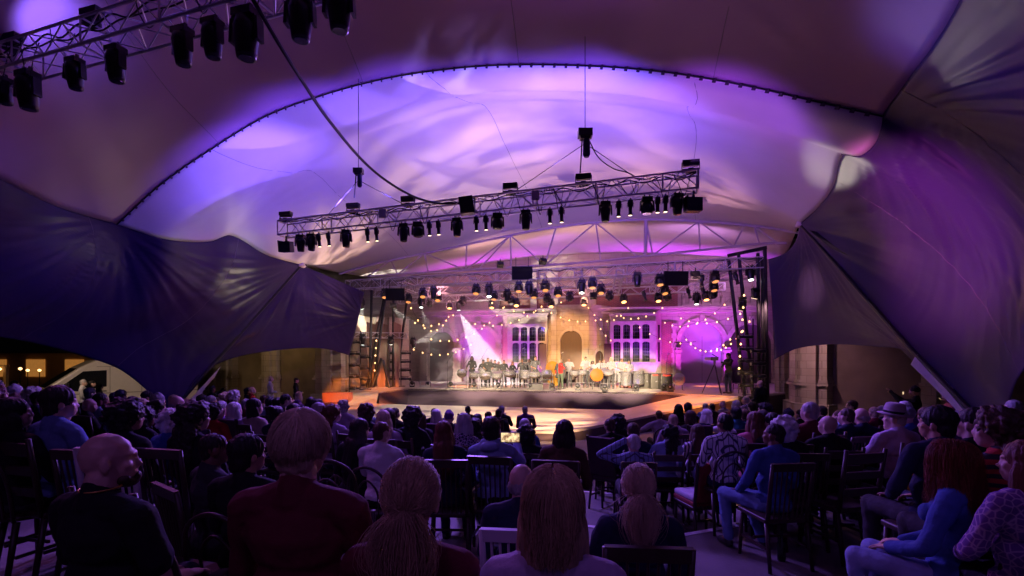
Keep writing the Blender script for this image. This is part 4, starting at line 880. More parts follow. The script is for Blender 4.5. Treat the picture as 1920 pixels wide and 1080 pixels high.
def wr_disp(sc=9, amp=.006, seed=0): return lambda c: amp * noise.noise((c.x * sc, c.y * sc, c.z * sc * 1.6 + seed)) + amp * .5 * noise.noise((c.x * sc * 2.7, c.y * sc * 2.7, c.z * sc * 2.2 + seed))
def topmesh(J, sleeve, vox):
    key = (J['kind'], J['fem'], vox, sleeve, 't')
    if key not in BC:
        dz = J['dz']; p = torso(J, .012) + arms(J, .014, {'long': .97, 'short': 0}.get(sleeve, .97))
        if sleeve == 'short':
            p = torso(J, .012)
            for s in (0, 1): sh, el = Vector(J['sh'][s]), Vector(J['arm'][s][0]); p.append(C(sh, sh + (el - sh) * .72, .066, .064))
        if sleeve == 'hood': p += [E((0, -.1, 1.06 + dz), (.1, .07, .055)), C((-.07, -.03, 1.09 + dz), (.07, -.03, 1.09 + dz), .045, .045)]
        if sleeve in ('long', 'collar', 'jacket', 'short'): p += [C((0, -.028, 1.03 + dz), (0, -.018, 1.085 + dz), .078, .07)]
        if sleeve == 'jacket': p += [E((0, .0, .5 + dz), (.2, .15, .12))] + arms(J, .022, 1)
        BC[key] = blob('top', p, vox, 2, wr_disp(7, .009, hash(J['kind']) % 7))
    return BC[key]
def legmesh(J, vox, sk=False):
    key = (J['kind'], vox, 'l', sk)
    if key not in BC: BC[key] = blob('trousers', legs(J, .01), vox, 2, wr_disp(10, .008, 3))
    return BC[key]
def shoemesh(J, k):
    key = (J['kind'], 's', k)
    if key not in BC:
        a = Vector(J['ank'][k]); BC[key] = blob('shoe', [C((a.x, a.y - .02, .045), (a.x, a.y + .15, .04), .042, .04), C((a.x, a.y, .09), (a.x, a.y, .06), .042, .045)], .014, 1)
    return BC[key]
def hair_prims(style):
    s = style; rnd = random.Random(hash(style) % 99 if False else len(style) * 7 + ord(style[0]))
    if s == 'short': return [E((0, -.018, .04), (.083, .098, .09)), E((0, -.05, -.02), (.072, .055, .075))]
    if s == 'crop': return [E((0, -.018, .033), (.079, .094, .088)), E((0, -.05, -.02), (.069, .05, .07))]
    if s == 'fringe': return [E((0, -.02, -.02), (.083, .078, .035)), E((0, -.06, -.02), (.07, .045, .06))]
    if s == 'full': return [E((0, -.02, .045), (.093, .108, .1)), E((0, -.05, -.03), (.084, .065, .09))]
    if s == 'bob': return [E((0, -.02, .04), (.09, .105, .095)), E((0, -.04, -.04), (.098, .078, .12)), E((.07, .0, -.06), (.03, .05, .1)), E((-.07, .0, -.06), (.03, .05, .1))]
    if s == 'mid': return [E((0, -.02, .04), (.09, .105, .095)), E((0, -.045, -.07), (.105, .075, .16)), E((.08, .0, -.1), (.032, .05, .13)), E((-.08, .0, -.1), (.032, .05, .13))]
    if s == 'long': return [E((0, -.02, .04), (.09, .105, .095)), E((0, -.055, -.1), (.105, .07, .18)), C((-.06, -.09, -.12), (-.07, -.13, -.38), .05, .03), C((.06, -.09, -.12), (.07, -.13, -.38), .05, .03), C((0, -.1, -.12), (0, -.14, -.42), .055, .035), E((.08, .0, -.1), (.03, .05, .13)), E((-.08, .0, -.1), (.03, .05, .13))]
    if s == 'pony': return [E((0, -.018, .036), (.082, .1, .09)), E((0, -.05, -.02), (.074, .055, .07)), C((0, -.115, .0), (0, -.15, -.05), .022, .035), C((0, -.15, -.05), (0, -.14, -.24), .035, .018)]
    if s == 'bun': return [E((0, -.018, .036), (.082, .1, .09)), E((0, -.05, -.02), (.074, .055, .07)), E((0, -.1, .1), (.045, .045, .042))]
    if s in ('curly', 'afro', 'wild'):
        k = {'curly': 1.08, 'afro': 1.32, 'wild': 1.2}[s]; o = [E((0, -.025, .04), (.085 * k, .098 * k, .09 * k)), E((0, -.05, -.04), (.085 * k, .065 * k, .09 * k))]
        for i in range(46):
            a = rnd.uniform(0, 6.28); h = rnd.uniform(-.5, 1); q = math.sqrt(1 - h * h); c = Vector((math.cos(a) * q * .088 * k, -.03 + math.sin(a) * q * .1 * k, .02 + h * .1 * k))
            if c.y > .045 and c.z < .075: continue
            rr = rnd.uniform(.016, .03); o.append(E(c, (rr, rr, rr)))
        if s == 'wild': o += [C((-.07, -.08, -.1), (-.1, -.11, -.3), .06, .035), C((.07, -.08, -.1), (.1, -.11, -.3), .06, .035), C((0, -.1, -.1), (0, -.13, -.33), .06, .035)]
        return o
    if s == 'scarf': return [E((0, -.015, .035), (.088, .1, .098)), E((0, -.04, -.05), (.09, .075, .11)), C((0, -.07, -.1), (0, -.08, -.2), .08, .09), E((0, -.01, -.16), (.12, .1, .05))]
    if s == 'beanie': return [E((0, -.02, .05), (.09, .105, .095)), C((-.02, -.02, .13), (.02, -.02, .13), .03, .03)]
    return [E((0, -.018, .04), (.083, .098, .09))]
def hair_disp(style):
    if style in ('curly', 'afro', 'wild'): return lambda c: .012 * noise.noise((c.x * 45, c.y * 45, c.z * 45)) + .006 * noise.noise((c.x * 90, c.y * 90, c.z * 90))
    if style in ('scarf', 'beanie'): return wr_disp(14, .006)
    def f(c):
        a = math.atan2(c.x, -c.y); return .009 * noise.noise((a * 9, c.z * 5, 1.3)) + .005 * noise.noise((a * 26, c.z * 9, 4.3))
    return f
def hairmesh(style, vox):
    key = ('h', style, vox)
    if key not in BC: BC[key] = blob('hair', hair_prims(style), vox, 1 if style in ('curly', 'afro', 'wild') else 2, hair_disp(style))
    return BC[key]
HAIRC = {'white': (.62, .58, .56), 'grey': (.32, .3, .3), 'blond': (.42, .29, .16), 'fair': (.5, .38, .25), 'brown': (.07, .035, .02), 'dark': (.02, .013, .012), 'black': (.008, .007, .008), 'red': (.2, .05, .02), 'auburn': (.12, .04, .02)}
SKINC = {'pale': (.55, .36, .28), 'tan': (.4, .23, .15), 'brown': (.16, .075, .045), 'dark': (.07, .032, .02)}
TOPC = {'black': (.012, .012, .014), 'navy': (.015, .02, .05), 'blue': (.05, .1, .3), 'pale_blue': (.25, .33, .55), 'white': (.7, .7, .72), 'grey': (.2, .2, .22), 'maroon': (.12, .015, .025), 'red': (.4, .02, .02), 'purple': (.15, .06, .25), 'lilac': (.42, .33, .45), 'beige': (.45, .36, .3), 'green': (.025, .035, .022), 'brown': (.08, .04, .025), 'yellow': (.6, .3, .02), 'pink': (.5, .15, .2), 'teal': (.03, .15, .2), 'charcoal': (.04, .04, .045), 'denim': (.12, .2, .4)}
def hairmat(c):
    k = 'hair_' + c; return M(k, HAIRC[c], .55, var=.45, vscale=22, bump=.5, bscale=70, stretch=(1, 1, .12), spec=.35)
def skinmat(c): return M('skin_' + c, SKINC[c], .5, var=.1, vscale=12, bump=.06, bscale=60)
def clothmat(c, pat=None):
    if not pat: return M('cloth_' + c, TOPC[c], .85, var=.2, vscale=7, bump=.35, bscale=24, spec=.25)
    key = 'cloth_%s_%s' % (c, pat)
    if key in MATS: return MATS[key]
    m = bpy.data.materials.new(key); m.use_nodes = True; N = m.node_tree.nodes; L = m.node_tree.links; b = N["Principled BSDF"]; b.inputs['Roughness'].default_value = .85
    tc = N.new("ShaderNodeTexCoord")
    if pat in ('stripes', 'vstripes'):
        w = N.new("ShaderNodeTexWave"); w.bands_direction = 'Z' if pat == 'stripes' else 'X'; w.inputs['Scale'].default_value = 6 if pat == 'stripes' else 7; w.inputs['Distortion'].default_value = 1.2 if pat == 'stripes' else 2; w.inputs['Detail Scale'].default_value = .6; out = w.outputs['Fac']
    elif pat == 'plaid':
        w = N.new("ShaderNodeTexBrick"); w.inputs['Scale'].default_value = 9; w.inputs['Mortar Size'].default_value = .04; w.offset = 0; out = w.outputs['Fac']
    else:
        w = N.new("ShaderNodeTexVoronoi"); w.feature = 'DISTANCE_TO_EDGE'; w.inputs['Scale'].default_value = 26 if pat == 'giraffe' else 34; out = w.outputs['Distance']
    L.new(tc.outputs['Object'], w.inputs['Vector']); r = N.new("ShaderNodeValToRGB"); L.new(out, r.inputs[0])
    A_ = tuple(TOPC[c]) + (1,); B_ = {'stripes': (.02, .015, .02, 1), 'vstripes': (.03, .03, .07, 1), 'plaid': (.06, .06, .1, 1), 'giraffe': (.5, .35, .45, 1), 'floral': (.5, .4, .5, 1)}[pat]
    if pat in ('giraffe', 'floral'): A_, B_ = B_, A_; r.color_ramp.elements[1].position = .12
    else: r.color_ramp.elements[0].position = .45; r.color_ramp.elements[1].position = .55
    r.color_ramp.elements[0].color = A_; r.color_ramp.elements[1].color = B_; L.new(r.outputs[0], b.inputs['Base Color']); MATS[key] = m; return m
SHOEM = M('shoe_leather', (.02, .018, .02), .5)

def strands(style, n, seed=0, wave=0.0, rad=.0013, vol=1.0):
    """many thin tapering strands combed over the head (origin at the head centre)"""
    rs = np.random.RandomState(seed); S = 16; curves = []
    A3 = np.array((.079, .098, .092)) * vol; O = np.array((0, -.016, .036))
    def surf(d, lift): d = d / np.linalg.norm(d); return O + d * A3 * (1 + lift)
    tie = np.array((0.0, -.93, -.30)) if style == 'pony' else np.array((0, -.95, -.05))
    clump = rs.rand(80) * 6.283
    for i in range(n):
        a = rs.rand() * 6.2832; h = rs.uniform(-.35, 1) if style != 'bob' else rs.uniform(-.05, 1); q = math.sqrt(max(0, 1 - h * h)); d0 = np.array((math.cos(a) * q, math.sin(a) * q, h))
        if d0[1] > .35 and d0[2] < .62: continue
        lift = rs.rand() ** 1.5 * .07; pts = []
        if style == 'pony':
            d1 = tie / np.linalg.norm(tie); k = 10
            for t in np.linspace(0, 1, k): pts.append(surf(d0 * (1 - t) + d1 * t + 1e-6, lift * (1 - t) + .02 + .05 * math.sin(t * 3.14)))
            p = pts[-1].copy(); ax_ = rs.normal(0, .012, 2); ln_ = rs.uniform(.14, .27)
            for t in np.linspace(.1, 1, S - k + 3): pts.append(p + np.array((ax_[0] * (1 + 2.4 * math.sin(t * 2.6)), -.03 * math.sin(t * 2.2) + ax_[1] * (1 + 1.2 * t), -ln_ * t)))
        else:
            crown = np.array((.12, -.42, .9)); crown /= np.linalg.norm(crown)
            if style in ('bob', 'long', 'wild'): part = np.array((0.0, d0[1], 1.0)); start = part / np.linalg.norm(part); start[0] = .03 * np.sign(d0[0] + 1e-6)
            else: start = crown
            side = d0.copy(); side[2] = 0; side /= max(1e-6, np.linalg.norm(side)); side[1] = min(side[1], .55)
            endd = np.array((side[0], side[1], {'short': -.75, 'bob': -.1, 'long': -.1, 'wild': .0}[style])); t0 = rs.uniform(0, .55) if style == 'short' else rs.uniform(0, .35)
            te = 1.0 if style != 'short' else rs.uniform(.75, 1.0); k = 9
            for t in np.linspace(t0, te, k):
                ang = t; v = start * (1 - ang) + endd * ang + np.array((0, 0, .55)) * math.sin(ang * 3.14) * .6; 
                if style == 'short' and np.dot(v, v) > 0: sw = .35 * math.sin(t * 3.14); v = v + np.array((sw * .6, 0, 0))
                pts.append(surf(v, lift + (.03 if style != 'wild' else .12)))
            if style != 'short':
                p = pts[-1].copy(); L_ = {'bob': rs.uniform(.1, .155), 'long': rs.uniform(.25, .42), 'wild': rs.uniform(.22, .36)}[style]; ph = clump[i % 80]
                for t in np.linspace(.12, 1, S - k + 1):
                    inw = 1 - (.18 * t * t if style == 'bob' else -.1 * t if style == 'wild' else .05 * t)
                    w_ = wave * math.sin(t * 9 + ph) * t; pts.append(np.array((p[0] * inw + w_ * .02, p[1] * (1 if style == 'bob' else 1 + .1 * t) - .01 * t + w_ * .012, p[2] - L_ * t)))
        pts = np.array(pts); pts[1:] += np.cumsum(rs.normal(0, .0007 + .0018 * wave, (len(pts) - 1, 3)), axis=0); curves.append(pts)
    vs = []; fs = []; base = 0
    for pts in curves:
        m = len(pts); d = np.gradient(pts, axis=0); d /= np.maximum(1e-9, np.linalg.norm(d, axis=1, keepdims=True)); r0 = pts - np.array((0, -.02, .0)); r0 /= np.maximum(1e-9, np.linalg.norm(r0, axis=1, keepdims=True))
        s = np.cross(d, r0); s /= np.maximum(1e-9, np.linalg.norm(s, axis=1, keepdims=True)); w_ = rad * (1 - .6 * np.linspace(0, 1, m)[:, None] ** 2)
        tri = np.stack([pts + s * w_, pts - s * w_, pts + r0 * w_ * 1.2], 1).reshape(-1, 3); vs.append(tri)
        idx = np.arange(m - 1)[:, None] * 3 + base
        for a, b in ((0, 1), (1, 2), (2, 0)): fs.append(np.concatenate([idx + a, idx + b, idx + 3 + b, idx + 3 + a], 1))
        base += m * 3
    V = np.concatenate(vs); Fq = np.concatenate(fs); me = bpy.data.meshes.new('hair_strands')
    me.vertices.add(len(V)); me.vertices.foreach_set('co', V.ravel()); me.loops.add(Fq.size); me.loops.foreach_set('vertex_index', Fq.ravel().astype(np.int32))
    me.polygons.add(len(Fq)); me.polygons.foreach_set('loop_start', np.arange(0, Fq.size, 4, dtype=np.int32)); me.polygons.foreach_set('loop_total', np.full(len(Fq), 4, dtype=np.int32))
    me.update(calc_edges=True); me.polygons.foreach_set('use_smooth', [True] * len(Fq)); return me

def person(loc, face, label, kind='lap', fem=False, yaw=0, pitch=0, hair='short', hc='brown', skin='pale', top='black', sleeve='long', pat=None, trous='black', sc=1.0, group=None, near=False, legs_on=True, strand=None, hat=None, vox=None):
    """face: rotation about z, 0 looks along +Y"""
    vox = vox or (.010 if near else .016); J = pose(kind, fem, yaw, pitch)
    t = thing('person', label, 'person', loc, face, group); t.scale = (sc, sc, sc)
    b = link('body', bodymesh(J, sleeve, vox), skinmat(skin), t)
    link('top', topmesh(J, sleeve, vox), clothmat(top, pat), t); link('trousers', legmesh(J, .016), clothmat(trous), t); [link('shoe', shoemesh(J, k_), SHOEM, t) for k_ in (0, 1)]
    if hair != 'bald':
        if strand:
            h = link('hair', hairmesh({'wild': 'mid', 'long': 'long', 'bob': 'mid', 'short': 'short', 'pony': 'crop'}[strand[0]], .008), hairmat(hc), t)
            h.location = J['hc']; h.rotation_euler = (pitch, 0, yaw); 
            s_ = link('strands', strands(*strand), hairmat(hc), h); s_.location = (0, 0, 0)
        else:
            h = link('hair', hairmesh(hair, .009 if near else .012), hairmat(hc) if hair not in ('scarf', 'beanie') else clothmat(hc), t); h.location = J['hc']; h.rotation_euler = (pitch, 0, yaw)
    return t, J

# ------------------------------------------------------------------ haze
hb = MB().box((-4.6, 29.6, 3.7), (9.5, 7.6, 5.3), rotm(rz=-TH)); hz_ = hb.build('stage_smoke', None); hz_['kind'] = 'stuff'
hm = bpy.data.materials.new('smoke'); hm.use_nodes = True; nt = hm.node_tree; nt.nodes.remove(nt.nodes['Principled BSDF'])
pv = nt.nodes.new('ShaderNodeVolumePrincipled'); pv.inputs['Color'].default_value = (.9, .9, .95, 1); pv.inputs['Density'].default_value = .034
pv.inputs['Anisotropy'].default_value = .35
nt.links.new(pv.outputs[0], nt.nodes['Material Output'].inputs['Volume']); hz_.data.materials.append(hm)
# ================================================================== CHAIRS
DARKW = M('dark_chair_wood', (.035, .018, .013), .45, var=.35, vscale=6, stretch=(3, 3, .5)); REDW = M('red_brown_wood', (.16, .055, .025), .42, var=.35, vscale=6, stretch=(3, 3, .5)); WHW = M('white_painted_wood', (.55, .52, .55), .5, var=.12)
CUSH = M('pale_cushion', (.5, .47, .55), .9, var=.15, bump=.3, bscale=18); REDF = M('red_upholstery', (.22, .02, .02), .8, var=.25, vscale=14, bump=.3, bscale=50); VEL = M('dark_velvet', (.05, .015, .03), .8, var=.3, vscale=8); CANE = M('cane_panel', (.3, .2, .12), .7, var=.3, vscale=30)
def rbox(c, d, r=.02, rot=None):
    m = MB().box(c, d, rot); me = m.mesh('tmp'); bm = bmesh.new(); bm.from_mesh(me); bmesh.ops.bevel(bm, geom=bm.edges[:] + bm.verts[:], offset=r, segments=3, affect='EDGES', profile=.6); bm.to_mesh(me); bm.free(); me.polygons.foreach_set('use_smooth', [True] * len(me.polygons)); return me
CK = {'ladder': 'ladder back wooden chair', 'spindle': 'spindle back wooden chair', 'hoop': 'bentwood hoop back chair', 'arm': 'upholstered high back armchair', 'white': 'white painted spindle chair', 'red': 'red upholstered chair', 'cane': 'cane backed round chair'}
def chair(kind, wood=None):
    w = wood or {'ladder': DARKW, 'spindle': DARKW, 'hoop': DARKW, 'arm': DARKW, 'white': WHW, 'red': DARKW, 'cane': REDW}[kind]
    t = thing('chair', CK[kind], 'chair', (0, 0, 0)); lx, ly = .2, .19
    for sx in (-1, 1):
        MB().tube([(sx * lx, ly, .45), (sx * (lx + .015), ly + .02, 0)], [.021, .016], 8).build('leg', w, t, True)
        MB().tube([(sx * lx, -ly, .45), (sx * (lx + .01), -ly - .07, 0)], [.022, .017], 8).build('leg', w, t, True)
    if kind in ('hoop', 'cane'): link('seat', MB().lathe([(.19, -.02), (.215, -.012), (.215, .012), (.19, .02)], (0, .01, .455), n=24).mesh('seat', True), w, t)
    else: link('seat', rbox((0, .01, .455), (.45, .44, .045), .015), w, t)
    q = MB(); q.box((-lx - .005, 0, .2), (.018, .4, .022)).box((lx + .005, 0, .2), (.018, .4, .022)).box((0, .01, .24), (.4, .018, .022)).build('stretcher', w, t)
    bk = lambda z: -.2 - (z - .45) * .16
    if kind in ('ladder', 'spindle', 'white'):
        for sx in (-1, 1): MB().tube([(sx * .195, bk(.45), .45), (sx * .2, bk(.75), .75), (sx * .205, bk(1.0), 1.0)], [.022, .02, .017], 8).build('back_post', w, t, True)
        if kind == 'ladder':
            q = MB()
            for z in (.62, .77, .92): q.box((0, bk(z), z), (.39, .02, .065 if z < .9 else .09), rotm(rx=.15))
            q.build('back_slats', w, t)
        else:
            q = MB(); q.box((0, bk(.97), .97), (.42, .03, .075), rotm(rx=.15))
            for i in range(7): x = -.15 + i * .05; q.tube([(x * .9, bk(.47), .47), (x, bk(.95), .95)], .008, 6)
            q.build('spindles', w, t)
    elif kind == 'hoop':
        pts = [(-.19, bk(.45), .45), (-.205, bk(.7), .7), (-.16, bk(.86), .86), (0, bk(.93), .93), (.16, bk(.86), .86), (.205, bk(.7), .7), (.19, bk(.45), .45)]
        MB().tube(ramp(pts, 30), .014, 8).build('back_hoop', w, t, True); MB().tube(ramp([(-.1, bk(.47), .47), (-.1, bk(.7), .7), (0, bk(.8), .8), (.1, bk(.7), .7), (.1, bk(.47), .47)], 24), .01, 6).build('inner_hoop', w, t, True)
    elif kind == 'cane':
        q = MB(); q.prism([(.2 * math.cos(a), bk(.75) - .01, .78 + .2 * math.sin(a)) for a in np.linspace(0, 6.283, 25)[:-1]], (0, .02, 0)); q.build('back_panel', CANE, t)
        MB().tube([(.205 * math.cos(a), bk(.75), .78 + .205 * math.sin(a)) for a in np.linspace(0, 6.283, 30)], .015, 8).build('back_hoop', w, t, True)
        for sx in (-1, 1): MB().tube([(sx * .17, bk(.45), .45), (sx * .16, bk(.62), .64)], .015, 6).build('back_post', w, t)
    elif kind in ('arm', 'red'):
        top = 1.12 if kind == 'arm' else 1.0; pad = VEL if kind == 'arm' else REDF
        for sx in (-1, 1):
            MB().tube([(sx * .2, bk(.45), .45), (sx * .21, bk(top), top)], .022, 8).build('back_post', w, t)
            if kind == 'arm':
                MB().tube([(sx * .25, bk(.7), .7), (sx * .27, .1, .69), (sx * .265, .2, .66)], .024, 8).build('armrest', w, t, True); MB().tube([(sx * .255, .17, .66), (sx * .23, .18, .45)], .018, 8).build('arm_support', w, t)
        link('backrest', rbox((0, bk((top + .5) / 2), (top + .52) / 2), (.4, .06, top - .54), .02, rotm(rx=.16)), pad, t)
        link('seat_pad', rbox((0, .01, .5), (.44, .43, .06), .02), pad, t)
        if kind == 'red':
            link('cushion', rbox((0, .02, .555), (.42, .42, .07), .03), CUSH, t)
            q = MB()
            for a in (0, 1, 2, 3): q.tube([(0, bk(.8) - .034, .8), (.035 * math.cos(a * 1.57 + .78), bk(.8) - .035, .8 + .06 * math.sin(a * 1.57 + .78))], .008, 5)
            q.build('motif', CUSH, t)
    return t
def dup(root, loc, rz, label, group=None, sc=1.0):
    r = root.copy(); COL.objects.link(r); r.location = loc; r.rotation_euler = (0, 0, rz); r.scale = (sc,) * 3; r['label'] = label
    if group: r['group'] = group
    for ch in list(root.children):
        c = ch.copy(); COL.objects.link(c); c.parent = r
    return r
PROTO = {}; USED = set()
def put_chair(kind, loc, rz, label, group='audience chairs', sc=1.0):
    if kind not in PROTO: PROTO[kind] = chair(kind)
    p = PROTO[kind]
    if kind not in USED:
        USED.add(kind); p.location = loc; p.rotation_euler = (0, 0, rz); p.scale = (sc,) * 3; p['label'] = label; p['group'] = group; return p
    return dup(p, loc, rz, label, group, sc)
def face_to(x, y, tx=2.5, ty=24): return math.atan2(-(tx - x), ty - y)
def put_empty(kind, px, D, label, dr=0, sc=1.0):
    x = P(px, 0, D).x; return put_chair(kind, (x, D, floor_z(x, D)), face_to(x, D) + R(dr), label, 'audience chairs', sc)
put_empty('white', 262, 3.55, 'white painted spindle chair standing empty behind the bald man', 10)
put_empty('ladder', 305, 2.5, 'brown ladder back chair standing empty beside the bald man', -6)
put_empty('hoop', 634, 3.5, 'empty bentwood chair with pale round cushion behind the short haired blonde', 12)
put_empty('red', 1313, 6.0, 'empty red upholstered chair with white cushion and pale motif', 12, 1.05)
put_empty('ladder', 45, 1.75, 'dark slatted chair at the bottom left corner', -12)
put_empty('hoop', 1403, 6.0, 'empty bentwood chair between the red chair and the man in jeans', 25)
put_empty('ladder', 1570, 4.9, 'tall dark ladder back chair next to the man in jeans', 10, 1.1)
put_empty('cane', 772, 9.2, 'round cane backed chair in the gap before the stage', 20)
put_empty('arm', 1143, 7.4, 'empty armchair with pale arms right of the centre aisle', -35)
put_empty('hoop', 400, 2.25, 'dark bentwood chair left of the short haired blonde', -20, .95)

# ================================================================== AUDIENCE
def place(px, py, hint, k=1.315, fixed=False):
    if fixed: D = hint
    else:
        best = None
        for i in range(200):
            D = max(1.6, hint * (.8 + .45 * i / 200)); x = P(px, 0, D).x; zt = CH - (py - HZ) * D / F; e = abs((zt - floor_z(x, D)) - k) + .25 * abs(D / hint - 1)
            if best is None or e < best[0]: best = (e, D)
        D = best[1]
    x = P(px, 0, D).x; zt = CH - (py - HZ) * D / F; fl = floor_z(x, D); sc = min(1.12, max(.9, (zt - fl) / k)); return x, D, zt - k * sc, sc
HW = {'bald': 'bald head', 'short': 'short %s hair', 'crop': 'cropped %s hair', 'full': 'thick %s hair', 'bob': 'bobbed %s hair', 'mid': 'shoulder length %s hair', 'long': 'long %s hair', 'pony': 'tied back %s hair', 'bun': '%s hair in a bun', 'curly': 'curly %s hair', 'afro': 'bushy %s hair', 'wild': 'wavy %s hair', 'scarf': 'a head scarf', 'beanie': 'a soft hat', 'fringe': 'balding %s head'}
